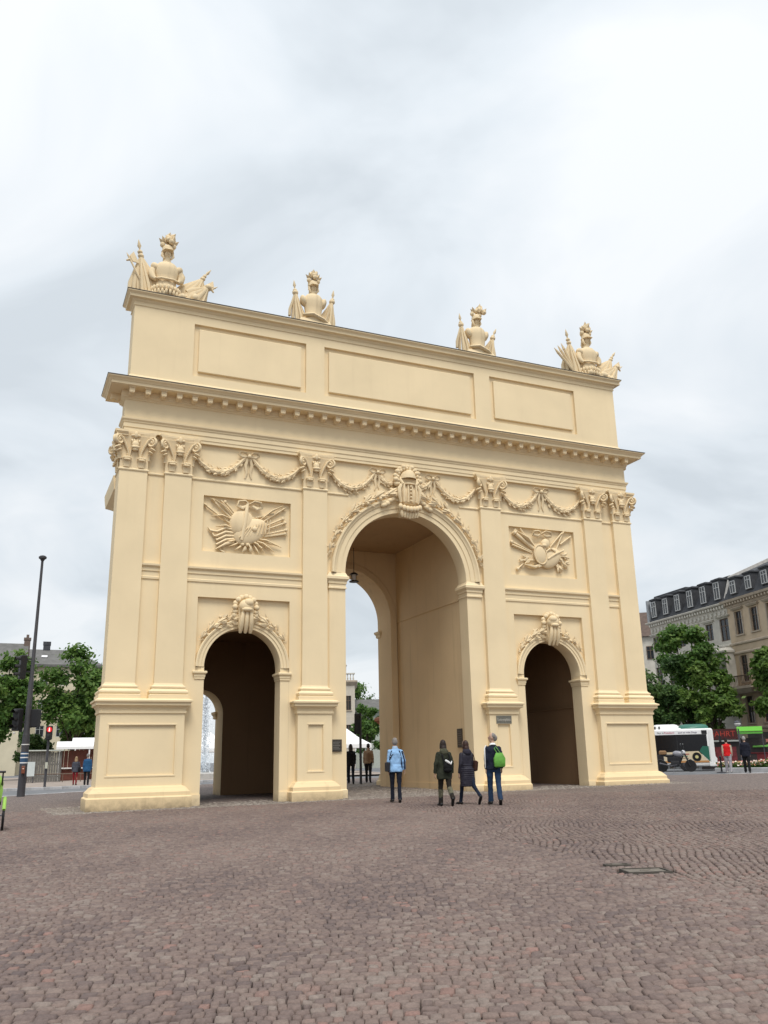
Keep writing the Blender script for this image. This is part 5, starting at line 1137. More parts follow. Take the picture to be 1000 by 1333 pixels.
M['oldwood'] = mat('weathered_wood', (.17, .16, .145), .9, var=.35, vscale=5)
for k in range(16):
    x = -1.4+k*.175; o = obj('board', MB().box(x+.008, x+.165, 0, .03, .12, 2.25+random.uniform(-.03, .03)), M['oldwood'], fe)
for z in (.4, 1.3): obj('rail', MB().box(-1.42, 1.42, .03, .09, z, z+.1), M['oldwood'], fe)
obj('roof_edge', MB().rl(-1.5, 1.5, -.2, 1.6, [(0, 2.30), (.03, 2.33), (0, 2.40)]), mat('pale_edge', (.38, .40, .36), .8), fe)
for x in (-1.4, 1.4): obj('post', MB().box(x-.05, x+.05, .09, .19, 0, 2.3), M['oldwood'], fe)
p = at_ground(70, 41); bd = thing('info_board', 'pale board leaning low beside the signal mast', 'board', p, -bearing(41))
obj('panel', MB().box(-.32, .32, 0, .04, .55, 1.55), mat('pale_board', (.55, .6, .6), .6, var=.1), bd)
for x in (-.25, .25): obj('leg', MB().box(x-.03, x+.03, .04, .09, 0, .6), M['steel'], bd)
# guard rail along the plaza
p0 = gp(34, 1020); p1 = gp(128, 1017); gr = thing('guard_rail', 'low dark pipe rail along the plaza edge, left of the gate', 'railing', p0, math.atan2(p1.y-p0.y, p1.x-p0.x)); ln = (p1-p0).length
obj('rail', MB().tube([(0, 0, .62), (ln, 0, .62)], .035, 8), M['frame_br'], gr)
for k in range(5): obj('post', MB().tube([(ln*k/4, 0, -.1), (ln*k/4, 0, .62)], .03, 8), M['frame_br'], gr)
# fountain
p = at_ground(66, 266); fo = thing('fountain', 'round fountain with a high white jet, seen through the left arch', 'fountain', p)
obj('basin', MB().lathe([(4.2, -.2), (4.2, .42), (4.1, .5), (3.8, .5), (3.8, .2), (.1, .2)], 40), mat('basin_stone', (.45, .44, .42), .8, var=.15), fo, 40)
obj('water', MB().lathe([(3.79, .36), (.05, .38)], 40), mat('water', (.16, .2, .22), .06, spec=.6, bump=.6, bscale=5), fo)
n = 5200; hgt = 7.0; tt = RNG.random(n)**.8; sp = .10+.34*(1-tt)**1.3; ang = RNG.uniform(0, 2*PI, n); rad = np.abs(RNG.normal(0, 1, n))*sp
Pj = np.stack([rad*np.cos(ang), rad*np.sin(ang), .35+tt*hgt], 1); nn = RNG.normal(size=(n, 3)); nn /= np.linalg.norm(nn, axis=1, keepdims=True)
M['spray'] = mat('water_spray', (.86, .9, .94), .3, alpha=.75)
me = leaves_mesh('water_jet', Pj, nn, .065, RNG.random(n), M['spray']); o = bpy.data.objects.new('water_jet', me); COL.objects.link(o); o.parent = fo; o['kind'] = 'stuff'
# ------------------------------------------------------------------ signal masts and lamps
M['mast'] = mat('grey_mast', (.062, .062, .07), .6, var=.25, vscale=2); M['blue'] = mat('blue_sticker', (.03, .08, .16), .5); M['lens'] = mat('lens_dark', (.03, .03, .03), .2)
def signal_head(root, x, y, z, n, h=1.0, w_=.30, rz=0, sub='signal_head'):
    s = obj(sub, MB().rl(-w_/2, w_/2, -.12, .14, [(-.03, 0), (0, .03), (0, h-.03), (-.03, h)]), M['black'], root); s.location = (x, y, z); s.rotation_euler = (0, 0, rz)
    for k in range(n):
        zz = (k+.5)*h/n
        o = obj('lens', MB().lathe([(.0, 0), (.08, .012), (.10, 0)], 14).xf(Matrix.Translation((0, -.125, zz)) @ Matrix.Rotation(PI/2, 4, 'X')), M['lens'], s)
        m = MB()
        for i in range(9):
            a0, a1 = R(-10)+R(200)*i/9, R(-10)+R(200)*(i+1)/9; r = .115
            m.add([(r*math.cos(a0), -.12, zz+r*math.sin(a0)), (r*math.cos(a1), -.12, zz+r*math.sin(a1)), (r*math.cos(a1), -.34, zz+r*math.sin(a1)), (r*math.cos(a0), -.34, zz+r*math.sin(a0))], [(0, 1, 2, 3)])
        obj('visor', m, M['black'], s)
    return s
pb = gp(27, 1037); bl = bearing(30)
ms = thing('lamp_mast', 'tall dark lamp mast carrying traffic lights, left of the gate', 'lamp post', pb, -bl)
top = (CP+ray(55, 725)*(math.hypot(pb.x-CP.x, pb.y-CP.y)/math.hypot(*ray(55, 725)[:2]))).z-pb.z
obj('pole', MB().lathe([(.165, -.1), (.16, 1.6), (.15, 2.6), (.135, 2.62), (.10, 5.0), (.085, 5.05), (.055, top-.15)], 14), M['mast'], ms, 30)
obj('lamp_head', MB().lathe([(.06, top-.2), (.12, top-.1), (.17, top-.08), (.18, top), (.12, top+.05), (.02, top+.08)], 14), M['mast'], ms, 30)
signal_head(ms, -.42, .02, 5.0, 3, 1.05, .30, R(-75)); obj('bracket', MB().box(-.40, 0, -.03, .03, 5.3, 5.36), M['black'], ms); obj('bracket', MB().box(-.4, 0, -.03, .03, 5.85, 5.91), M['black'], ms)
signal_head(ms, -.42, -.05, 2.75, 3, .95, .34, R(-40)); signal_head(ms, .30, .0, 2.9, 2, .78, .40, R(150)); obj('bracket', MB().box(-.42, .3, -.02, .02, 3.1, 3.16), M['black'], ms)
obj('signal_lamp', MB().ell((-.50, -.16, 2.66), (.05, .04, .05)), M['white'], ms)
st_ = obj('sticker', MB().lathe([(.163, 1.35), (.163, 1.85)], 14), M['blue'], ms)
for z in (1.38, 1.60, 1.76): obj('sticker_band', MB().lathe([(.166, z), (.166, z+.045)], 14), M['white'], st_)
obj('wire_band', MB().lathe([(.17, 2.15), (.17, 2.19)], 12), M['white'], ms)
bx_ = obj('push_button', MB().rl(-.07, .07, -.26, -.15, [(-.01, .95), (0, .97), (0, 1.25), (-.01, 1.27)]), mat('button_box', (.20, .07, .04), .5), ms); obj('button', MB().ell((0, -.26, 1.15), (.035, .02, .035)), mat('button_pale', (.7, .5, .42), .4), bx_)
def ped_signal(label, u, v, h, rz=0, facing=True, red=True):
    p = gp(u, v, .0); t = thing('pedestrian_signal', label, 'traffic light', p, -bearing(u)+rz)
    obj('pole', MB().tube([(0, 0, -.2), (0, 0, h)], .07, 10), M['mast'], t)
    hd = obj('signal_head', MB().rl(-.19, .19, -.30, -.08, [(-.04, h-.80), (0, h-.76), (0, h-.04), (-.04, h)]), M['black'], t)
    if red:
        ln_ = obj('red_lens', MB().lathe([(.155, 0), (.15, .02), (0.01, .03)], 18).xf(Matrix.Translation((0, -.305, h-.22)) @ Matrix.Rotation(PI/2, 4, 'X')), mat('red_light', (.45, .01, .015), .4, emit=.5), hd)
        m = MB(); m.ell((0, -.345, h-.13), (.022, .01, .022)); m.rl(-.03, .03, -.35, -.34, [(0, h-.31), (.0, h-.16)], back=False); m.box(-.045, .045, -.35, -.341, h-.315, h-.29)
        obj('standing_figure', m, mat('pale_red_light', (1, .55, .5), .4, emit=1.0), hd)
    obj('green_lens', MB().lathe([(.14, 0), (.0, .02)], 16).xf(Matrix.Translation((0, -.303, h-.58)) @ Matrix.Rotation(PI/2, 4, 'X')), M['lens'], hd)
    obj('call_box', MB().rl(-.07, .07, -.16, -.07, [(0, 1.05), (0, 1.4)]), mat('call_box', (.5, .5, .42), .5), t)
    return t
p_ = gp(58, 1025); d_ = math.hypot(p_.x-CP.x, p_.y-CP.y); r2_ = ray(64, 945)
ped_signal('pedestrian signal showing a red standing figure, before the left trees', 58, 1025, CP.z+r2_.z*d_/math.hypot(r2_.x, r2_.y)-p_.z)
tl = thing('traffic_light', 'traffic light on a dark pole between two pedestrians in the middle arch', 'traffic light', gp(470, 1021), -bearing(470))
p_ = gp(470, 1021); d_ = math.hypot(p_.x-CP.x, p_.y-CP.y); r2_ = ray(470, 928); hh = CP.z+r2_.z*d_/math.hypot(r2_.x, r2_.y)-p_.z
obj('pole', MB().tube([(0, 0, -.1), (0, 0, hh)], .06, 10), M['mast'], tl); signal_head(tl, -.16, 0, hh-.98, 3, .95, .24, PI)
p = at_ground(60, 965); la = thing('street_lamp', 'street lamp with round white globe, between the two men on the right', 'street lamp', p, 0)
r2_ = ray(962, 942); hh = CP.z+r2_.z*60/math.hypot(r2_.x, r2_.y)-p.z
obj('pole', MB().lathe([(.11, 0), (.10, .5), (.055, .6), (.045, hh-.3)], 10), M['steel'], la, 30); obj('globe', MB().ell((0, 0, hh), (.2, .2, .16), None, 12, 8), mat('globe_glass', (.6, .6, .58), .3), la, 60); obj('cap', MB().lathe([(.2, hh+.05), (.22, hh+.09), (.05, hh+.2)], 12), M['steel'], la)
# ------------------------------------------------------------------ bus
pbR = at_ground(64, 931); bus = thing('bus', 'white city bus with dark windows and beige advert panel, right of the gate', 'bus', pbR, -bearing(895)); bus.location.z = gz(pbR.x, pbR.y)-.10
BL, BH = 11.5, 2.75
BR = M['bus_white'] = mat('bus_white', (.78, .78, .77), .35, spec=.5, var=.05)
m = MB(); m.rl(-BL, 0, 0, 2.45, [(-.06, .32), (0, .42), (0, 2.62), (-.03, 2.72), (-.12, 2.78)]); obj('body', m, BR, bus, 30)
wnd = obj('side_window', MB().rl(-BL+.3, -.42, -.012, .02, [(0, 1.10), (0, 2.39)], back=False), mat('bus_glass', (.008, .008, .010), .12, spec=.35), bus)
obj('dark_panel', MB().rl(-BL+.3, -3.32, -.014, .02, [(0, .50), (0, 1.09)], back=False), mat('bus_dark_panel', (.02, .018, .02), .4), bus)
for k in range(6): obj('window_bar', MB().box(-2.35-1.55*k-.03, -2.35-1.55*k+.03, -.02, .0, 1.18, 2.38), M['black'], wnd)
obj('door', MB().rl(-4.35, -3.75, -.022, .02, [(0, .5), (0, 2.5)], back=False), mat('bus_door', (.05, .035, .05), .25), bus)
sk = obj('advert_panel', MB().prism([(-3.3, .55), (-.38, .55), (-1.05, 1.30), (-3.3, 1.24)], -.03, .0), mat('advert_beige', (.62, .52, .36), .5, var=.12, vscale=2), bus)
obj('stripe', MB().box(-3.3, -.42, -.036, -.002, .56, .68), mat('advert_orange', (.45, .22, .08), .5), sk)
e_ = MB(); e_.lathe([(.30, 0), (.30, .012), (.0, .014)], 24); e_.xf(Matrix.Translation((-1.18, -.03, .93)) @ Matrix.Rotation(PI/2, 4, 'X')); em = obj('emblem', e_, mat('emblem_yellow', (.55, .50, .22), .5), sk, 30)
for r0, r1 in ((.24, .29), (.11, .16)):
    m = MB(); m.lathe([(r0, .013), (r0, .02), (r1, .02), (r1, .013)], 24); m.xf(Matrix.Translation((-1.18, -.03, .93)) @ Matrix.Rotation(PI/2, 4, 'X')); obj('ring', m, M['black'], em, 30)
for z, a, b, c in ((1.08, -2.75, -1.65, (.35, .06, .05)), (.95, -2.9, -1.75, (.12, .22, .15)), (.82, -2.9, -1.7, (.3, .2, .14))): obj('print_line', MB().box(a, b, -.035, -.005, z, z+.06), mat('print', c, .5), sk)
obj('green_panel', MB().prism([(-.98, 1.28), (-.36, .62), (-.36, 1.6), (-.75, 1.62)], -.026, 0), mat('bus_green', (.02, .12, .08), .4), bus)
bn = obj('banner', MB().rl(-3.75, -.75, -.03, .02, [(0, 2.40), (0, 2.66)], back=False), M['white'], bus)
lettering('lettering', 'Nur in', .17, mat('ink_black', (.03, .03, .03), .5), bn, (-3.38, -.036, 2.53)); lettering('lettering', 'Potsdam!', .18, mat('ink_pink', (.45, .03, .10), .5), bn, (-2.80, -.036, 2.53)); lettering('lettering', 'auch so viele Dinge', .155, mat('ink_violet', (.06, .04, .12), .5), bn, (-1.62, -.036, 2.53))
obj('route_display', MB().rl(-.72, -.38, -.028, .02, [(0, 2.41), (0, 2.65)], back=False), M['black'], bus)
obj('front_pillar', MB().prism([(-.30, .42), (.06, .42), (.10, .8), (-.02, 1.0), (-.06, 2.66), (-.22, 2.66), (-.30, 1.6)], -.045, .3), BR, bus)
obj('bumper', MB().rl(-.4, .12, -.05, 2.4, [(-.02, .30), (0, .34), (0, .55)]), BR, bus)
obj('mirror', MB().tube([(0, .2, 2.55), (.35, .1, 2.6), (.42, .05, 2.2)], .03, 6).rl(.33, .50, -.02, .14, [(0, 1.85), (0, 2.25)]), M['black'], bus)
obj('roof_unit', MB().rl(-3.9, -2.15, .3, 2.0, [(.15, 2.74), (.10, 2.86), (-.12, 3.06), (-.3, 3.11)]), BR, bus, 60)
gr_ = obj('roof_dome', MB().rl(-2.05, -.35, .3, 2.1, [(.12, 2.74), (.1, 2.9), (-.05, 3.03), (-.35, 3.09)]), mat('dome_green', (.05, .17, .13), .35), bus, 60)
for k in range(2): obj('roof_vent', MB().box(-3.75+.28*k, -3.66+.28*k, .12, .30, 2.76, 2.98), M['black'], bus)
for x in (-1.9, -8.8):
    wl = obj('wheel', MB().lathe([(.2, -.13), (.46, -.13), (.48, -.08), (.48, .08), (.46, .13), (.2, .13)], 22).xf(Matrix.Translation((x, .12, .48)) @ Matrix.Rotation(PI/2, 4, 'X')), M['black'], bus, 40)
    obj('rim', MB().lathe([(.26, .10), (.24, .135), (.1, .15), (.05, .18)], 16).xf(Matrix.Translation((x, .12, .48)) @ Matrix.Rotation(PI/2, 4, 'X')), M['steel'], wl, 40)
obj('skirt', MB().rl(-BL+.2, -.3, .06, 2.3, [(0, .30), (0, .44)]), M['black'], bus)
# ------------------------------------------------------------------ motorcycle: local x forward (to the right in the picture)
def wheelset(parent, x, z, r, w_=.06):
    a = obj('tyre', MB().lathe([(r*.78, -w_), (r*.92, -w_*1.1), (r, 0), (r*.92, w_*1.1), (r*.78, w_)], 24).xf(Matrix.Translation((x, 0, z)) @ Matrix.Rotation(PI/2, 4, 'X')), M['black'], parent, 50)
    m = MB(); m.lathe([(r*.78, -w_*.6), (r*.80, 0), (r*.78, w_*.6), (r*.70, 0)], 24)
    for k in range(6): an = PI/3*k; m.tube([(0, 0, 0), (r*.76*math.cos(an), r*.76*math.sin(an), 0)], .018, 5)
    m.xf(Matrix.Translation((x, 0, z)) @ Matrix.Rotation(PI/2, 4, 'X')); obj('rim', m, M['steel'], a)
    return a
pm = gp(866, 1003.5); pm2 = gp(897, 1004); mo_ = thing('motorcycle', 'black and white motorcycle parked between the gate and the bus', 'motorcycle', gp(881, 1005), -bearing(881)+R(-12), s=1.12)
wheelset(mo_, -.72, .31, .31, .07); wheelset(mo_, .76, .31, .31, .055)
obj('frame', MB().tube([(-.72, 0, .31), (-.2, 0, .38), (.15, 0, .30), (.42, 0, .85)], .04, 7).tube([(-.2, 0, .38), (-.35, 0, .78), (.4, 0, .90)], .035, 7), M['black'], mo_, 60)
m = MB(); m.rl(-.22, .22, -.14, .14, [(-.05, .28), (0, .34), (0, .55), (-.05, .62)]); m.tube([(.05, 0, .55), (.12, 0, .74)], .12, 10); m.tube([(.18, 0, .5), (.26, 0, .68)], .10, 10); m.rl(-.4, .3, -.12, .12, [(-.04, .5), (0, .56), (0, .78), (-.08, .84)]); obj('engine', m, mat('engine_dark', (.03, .03, .034), .4), mo_, 40)
obj('fork', MB().tube([(.76, .09, .31), (.50, .09, .95)], .03, 7).tube([(.76, -.09, .31), (.50, -.09, .95)], .03, 7), M['black'], mo_, 60)
obj('tank', MB().ell((.18, 0, .93), (.30, .17, .16), rot_y(.15), 14, 8), mat('tank_white', (.26, .26, .29), .3, spec=.6), mo_, 60)
obj('seat', MB().tube([(-.08, 0, .85), (-.35, 0, .83), (-.70, 0, .90)], [.12, .14, .09], 10, .6), M['black'], mo_, 60)
obj('tail_bag', MB().rl(-.80, -.45, -.15, .15, [(-.04, .90), (0, .94), (0, 1.06), (-.06, 1.12)]), mat('tan_bag', (.26, .15, .075), .7, var=.2), mo_, 40)
obj('fairing', MB().ell((.46, 0, 1.0), (.11, .14, .13), rot_y(-.4), 12, 7), mat('fairing_pale', (.5, .5, .52), .4), mo_, 60)
obj('handlebar', MB().tube([(.36, -.36, 1.12), (.44, -.15, 1.06), (.46, 0, 1.05), (.44, .15, 1.06), (.36, .36, 1.12)], .02, 7), M['black'], mo_, 60)
for s in (-1, 1): mr_ = obj('mirror', MB().tube([(.40, s*.26, 1.1), (.46, s*.30, 1.36)], .012, 5).ell((.44, s*.31, 1.42), (.03, .07, .06), None, 8, 6), M['black'], mo_, 60); obj('mirror_glass', MB().ell((.415, s*.31, 1.42), (.012, .055, .048), None, 8, 6), mat('mirror_face', (.75, .78, .8), .15), mr_, 60)
obj('exhaust', MB().tube([(.1, -.15, .36), (-.25, -.17, .32), (-.8, -.18, .45)], [.03, .035, .06], 8), M['steel'], mo_, 60)
for x, z in ((.78, .63), (-.78, .66)): obj('fender', MB().tube([(x-.22, 0, z-.1), (x, 0, z), (x+.2, 0, z-.12)], .07, 7, .4), M['black'], mo_, 60)
obj('side_stand', MB().tube([(-.05, -.1, .35), (-.1, -.32, .01)], .018, 5), M['steel'], mo_)
# ------------------------------------------------------------------ shop sign, awning, kiosk, flowers
pf = at_ground(68, 942, 960); sh = thing('shop_kiosk', 'dark shop stand with red FAHRT lettering, between bus and lamp', 'kiosk', pf, -bearing(942))
obj('body', MB().rl(-1.7, 1.0, 0, 1.6, [(0, 0), (0, 2.0)]), mat('kiosk_dark', (.03, .025, .025), .5), sh)
sgn = obj('sign_board', MB().rl(-1.6, .95, -.12, .0, [(0, 2.02), (0, 2.74)], back=False), mat('sign_maroon', (.06, .012, .012), .5, var=.2), sh); lettering('lettering', 'FAHRT', .54, mat('sign_red', (.36, .045, .03), .5), sgn, (-.02, -.125, 2.38), depth=.012)
obj('ledge', MB().rl(-1.7, 1.0, -.2, 0, [(0, 1.84), (.03, 1.87), (.03, 1.96)], back=False), mat('ledge_grey', (.35, .36, .34), .7), sh)
for x in (-1.2, -.4, .4): obj('display', MB().rl(x-.35, x+.35, -.06, 0, [(0, .3), (0, 1.5)], back=False), mat('display_red', (.16, .025, .03), .5, var=.5, vscale=4), sh)
pf = at_ground(70, 977, 960); aw = thing('green_awning', 'bright green shop awning behind the man in dark navy', 'awning', pf, -bearing(977))
obj('canopy', MB().prism([(-.85, 0), (.85, 0), (.85, .05), (-.85, .05)], -.95, 0).xf(Matrix.Translation((0, -.1, 2.86)) @ Matrix.Rotation(R(20), 4, 'X')), mat('awning_green', (.12, .42, .045), .6), aw)
obj('valance', MB().box(-.85, .85, -1.0, -.97, 2.38, 2.50), mat('awning_green_dark', (.10, .36, .05), .6), aw)
for x in (-.8, .8): obj('post', MB().box(x-.03, x+.03, -.95, -.89, 0, 2.45), M['steel'], aw)
obj('booth', MB().rl(-1.0, 1.0, -.4, .6, [(0, 0), (0, 2.1)]), mat('booth_dark', (.045, .035, .035), .5, var=.4), aw)
pf = at_ground(70, 993); st2 = thing('flower_stall', 'low red market counter with small green awning at the right edge', 'stall', pf, -bearing(993))
obj('counter', MB().rl(-1.3, 1.8, -.4, .4, [(0, 0), (0, 1.0), (.05, 1.02), (.05, 1.08)]), mat('counter_red', (.17, .02, .025), .6, var=.2), st2)
obj('awning', MB().prism([(-.6, 0), (1.8, 0), (1.8, .05), (-.6, .05)], -.55, 0).xf(Matrix.Translation((0, -.1, 1.62)) @ Matrix.Rotation(R(20), 4, 'X')), mat('awning_lime', (.11, .30, .06), .6), st2)
obj('roof', MB().rl(-1.4, 1.9, -.3, 1.2, [(0, 1.75), (.05, 1.8), (0, 2.0)]), mat('roof_dull_red', (.30, .12, .09), .7), st2)
for x in (-1.2, 1.7): obj('post', MB().box(x-.03, x+.03, -.2, -.14, 1.0, 1.75), M['white'], st2)
obj('notice', MB().box(.6, .85, -.43, -.405, .55, .95), M['white'], st2)
# flower bed
pa_, pb2 = gp(930, 1004), gp(1030, 1003.5); fb = thing('flower_bed', 'low flower bed with pink and white blooms behind the two men on the right', 'flower bed', (pa_.x, pa_.y, gz(pa_.x, pa_.y)), math.atan2(pb2.y-pa_.y, pb2.x-pa_.x)); fl = (pb2-pa_).length
obj('border', MB().rl(0, fl, .1, 1.7, [(0, -.1), (0, .16), (-.04, .2)]), M['kerb'], fb)
n = 4200; P = np.stack([RNG.uniform(0.05, fl-.05, n), RNG.uniform(.15, 1.65, n), RNG.uniform(.15, .5, n)], 1); P[:, 2] += .35*np.clip((P[:, 0]/fl-.45)*2.2, 0, 1)*RNG.random(n)
nn = RNG.normal(size=(n, 3))+[0, 0, 1]; nn /= np.linalg.norm(nn, axis=1, keepdims=True)
me = leaves_mesh('foliage', P, nn, .075, RNG.random(n), M['leaf']); o = bpy.data.objects.new('foliage', me); COL.objects.link(o); o.parent = fb; o['kind'] = 'stuff'
M['petal'] = attr_ramp('petals', 'tint', [(0, (.75, .72, .66)), (.45, (.7, .5, .42)), (.7, (.55, .12, .13)), (1, (.6, .42, .2))], rough=.6)
n = 900; P = np.stack([RNG.uniform(0.05, fl-.05, n), RNG.uniform(.1, 1.65, n), RNG.uniform(.32, .55, n)], 1); P[:, 2] += .38*np.clip((P[:, 0]/fl-.45)*2.2, 0, 1)*RNG.random(n)
nn = RNG.normal(size=(n, 3))*.6+[0, -1, 1]; nn /= np.linalg.norm(nn, axis=1, keepdims=True)
me = leaves_mesh('blossom', P, nn, .075, RNG.random(n), M['petal']); o = bpy.data.objects.new('blossom', me); COL.objects.link(o); o.parent = fb; o['kind'] = 'stuff'
pbk = gp(940, 1006); bc = thing('bollard', 'slim dark bollard on a flat foot, left of the red-jacketed person', 'bollard', pbk, -bearing(940))
obj('post', MB().lathe([(.05, 0), (.045, .75), (.06, .78), (.06, .86), (.02, .9)], 12), M['black'], bc, 40); obj('foot', MB().lathe([(.28, 0), (.28, .03), (.06, .07)], 16), M['steel'], bc, 40)
# ------------------------------------------------------------------ green pushchair at the left edge; local -Y faces the camera
LIME = mat('lime_fabric', (.30, .52, .10), .7, var=.12, vscale=3)
pc = gp(4.5, 1081); bg = thing('pushchair', 'lime green pushchair cut off by the left picture edge', 'pushchair', pc, -bearing(4), s=1.06)
def pw(x, y, r):
    w_ = obj('wheel', MB().lathe([(r*.86, -.025), (r, -.02), (r, .02), (r*.86, .025)], 22).xf(Matrix.Translation((x, y, r)) @ Matrix.Rotation(PI/2, 4, 'Y')), M['black'], bg, 40)
    m = MB(); m.lathe([(.02, -.03), (.05, -.02), (.05, .02), (.02, .03)], 10); m.xf(Matrix.Translation((x, y, r)) @ Matrix.Rotation(PI/2, 4, 'Y'))
    for k in range(8): a = PI/4*k; m.tube([(x, y, r), (x, y+r*.86*math.cos(a), r+r*.86*math.sin(a))], .006, 4)
    obj('rim', m, M['steel'], w_)
pw(-.03, 0, .30); pw(-.63, 0, .30); pw(-.33, .85, .22)
obj('axle', MB().tube([(-.63, 0, .30), (-.03, 0, .30)], .02, 6), M['steel'], bg)
m = MB(); m.rl(-.56, -.10, -.05, .62, [(-.06, .52), (0, .58), (.02, .80), (-.02, .98)]); obj('body', m, LIME, bg, 40)
m = MB(); m.ell((-.33, .10, .92), (.25, .30, .24), None, 14, 8); obj('hood', m, LIME, bg, 60)
obj('under_basket', MB().rl(-.52, -.12, .0, .55, [(-.05, .2), (0, .5)]), M['black'], bg)
obj('mudguard', MB().tube([(-.03, -.3, .42), (-.03, -.12, .62), (-.03, .12, .64), (-.03, .32, .5)], .035, 6), LIME, bg, 60)
m = MB()
for s in (-.55, -.11): m.tube([(s, .30, .5), (s, -.05, .92), (s, -.32, 1.16)], .015, 6)
m.tube([(-.56, -.32, 1.17), (-.06, -.32, 1.17)], .022, 8); obj('handle', m, M['black'], bg, 60)
# ------------------------------------------------------------------ people
SKIN = mat('skin', (.52, .33, .24), .55, var=.08, vscale=6)
EYE = mat('eye_dark', (.02, .018, .015), .2)
def cloth(name, c, rough=.85, var=.2, bump=.5, bs=14): return mat(name, c, rough, spec=.2, var=var, vscale=5, bump=bump, bscale=bs, bdist=.02)
def person(label, u, v, h, rz, P, group='people walking by the gate', voxel=.013):
    """local +Y is the way the person faces"""
    loc = gp(u, v); s = h/1.75; t = thing('person', label, 'person', loc, rz, group, s)
    lean = R(P.get('lean', 2)); sl = Vector((0, math.sin(lean), math.cos(lean)))
    legs = []; low = 9
    for sd, (a, k) in ((-1, P['legs'][0]), (1, P['legs'][1])):
        a, k = R(a), R(k); hip = Vector((sd*.095, 0, .90)); knee = hip+Vector((sd*.0, math.sin(a), -math.cos(a)))*.43; ank = knee+Vector((-sd*.01, math.sin(a-k), -math.cos(a-k)))*.40
        tp = -(a-k) if (a-k) < -.15 else 0.0; tp = min(tp, .9)
        fd = Vector((sd*.12, math.cos(tp), -math.sin(tp))).normalized(); toe = ank+Vector((0, 0, -.055))+fd*.17; legs.append((hip, knee, ank, toe, fd)); low = min(low, ank.z-.075, toe.z-.022)
    dz = Vector((0, 0, -low)); legs = [tuple(q+dz if i < 4 else q for i, q in enumerate(l)) for l in legs]
    pel = Vector((0, 0, .90))+dz
    def up(d, x=0, y=0): return pel+sl*d+Vector((x, y, 0))
    neck = up(.60); headc = up(.735, 0, .02); hy = Matrix.Rotation(R(P.get('look', 0)), 3, 'Z')
    def hd(x, y, z): return headc+hy @ Vector((x, y, z))
    arms = []
    for sd, (f, o, e) in ((-1, P['arms'][0]), (1, P['arms'][1])):
        f, o, e = R(f), R(o), R(e); sh_ = up(.485, sd*.162); o *= .75; d1 = Vector((sd*math.sin(o), math.sin(f)*math.cos(o), -math.cos(f)*math.cos(o))).normalized(); el = sh_+d1*.29
        d2 = Vector((sd*math.sin(o)*.5-sd*P.get('in', .05), math.sin(f+e), -math.cos(f+e))).normalized(); wr = el+d2*.25; arms.append((sh_, el, wr, d2))
    b = MB()
    b.tube([up(-.05), up(.1), up(.3), up(.45), up(.53)], [.13, .125, .13, .14, .07], 12, .7, up=(0, 1, 0)); b.tube([up(.50), up(.58, 0, .0), headc-Vector((0, .01, .06))], [.062, .056, .055], 10)
    b.ell(hd(0, 0, .025), (.076, .096, .108), None, 16, 12); b.ell(hd(0, .018, -.055), (.058, .070, .070), None, 14, 9); b.ell(hd(0, .094, -.012), (.014, .024, .026), None, 8, 6); b.ell(hd(0, .078, -.062), (.028, .016, .010), None, 8, 5); b.ell(hd(0, .080, .022), (.05, .018, .012), None, 10, 5)
    for sd in (-1, 1): b.ell(hd(sd*.078, -.005, -.005), (.014, .024, .034), None, 8, 6)
    for hip, knee, ank, toe, fd in legs: b.tube([hip, knee, ank], [.075, .05, .036], 10); b.tube([ank-fd*.03, toe], [.035, .03], 8)
    for i, (sh_, el, wr, d2) in enumerate(arms):
        b.tube([sh_, el, wr], [.045, .037, .027], 9); sd = -1 if i == 0 else 1; q = d2; pl = wr+q*.055; lat = Vector((0, 1, 0))-q*q.y; lat.normalize(); nrm = q.cross(lat)*sd
        b.tube([wr, wr+q*.03, wr+q*.085, wr+q*.10], [.026, .036, .038, .025], 9, .5, up=tuple(nrm))
        for j, (ln, off) in enumerate(((.070, .029), (.080, .010), (.075, -.010), (.058, -.028))):
            k0 = wr+q*.085+lat*off; k1 = k0+(q*.85-nrm*.25).normalized()*ln*.5; k2 = k1+(q*.55-nrm*.75).normalized()*ln*.5; b.tube([k0, k1, k2], [.0105, .010, .008], 6)
        b.tube([wr+q*.03+lat*.022, wr+q*.055+lat*.052-nrm*.01, wr+q*.088+lat*.056-nrm*.02], [.013, .011, .008], 6)
    solid('body', b, P.get('skin', SKIN), t, min(voxel, .011), 2)
    for sd in (-1, 1): obj('eye', MB().ell(hd(sd*.031, .083, .006), (.011, .007, .007), None, 7, 5), EYE, t)
    # trousers
    m = MB(); m.tube([up(-.12), up(-.03), up(.06), up(.12)], [.135, .165, .155, .145], 14, .72, up=(0, 1, 0)); tr_ = P.get('leg_r', (.092, .068, .062, .065))
    for hip, knee, ank, toe, fd in legs:
        m.tube([hip+Vector((0, 0, .04)), hip.lerp(knee, .45), knee, knee.lerp(ank, .5), ank+Vector((0, 0, .0)), ank-Vector((0, 0, .025))], [tr_[0], tr_[0]*.92, tr_[1], tr_[2], tr_[3], tr_[3]], 12)
    solid('trousers', m, P['trousers'], t, voxel, 3, .022)
    for (hip, knee, ank, toe, fd) in legs:
        m = MB(); bk = ank-fd*.075-Vector((0, 0, .035)); m.tube([bk, ank-Vector((0, 0, .04)), toe.lerp(ank, .45)-Vector((0, 0, .012)), toe, toe+fd*.035], [.038, .048, .047, .040, .02], 12, .82); m.tube([ank-fd*.045-Vector((0, 0, .065)), toe-Vector((0, 0, .022))], [.04, .042], 8, .35)
        if P.get('boot'): m.tube([knee.lerp(ank, P['boot']), ank, ank-Vector((0, 0, .04))], [.066, .056, .055], 10)
        solid('shoe', m, P['shoes'], t, .012, 2)
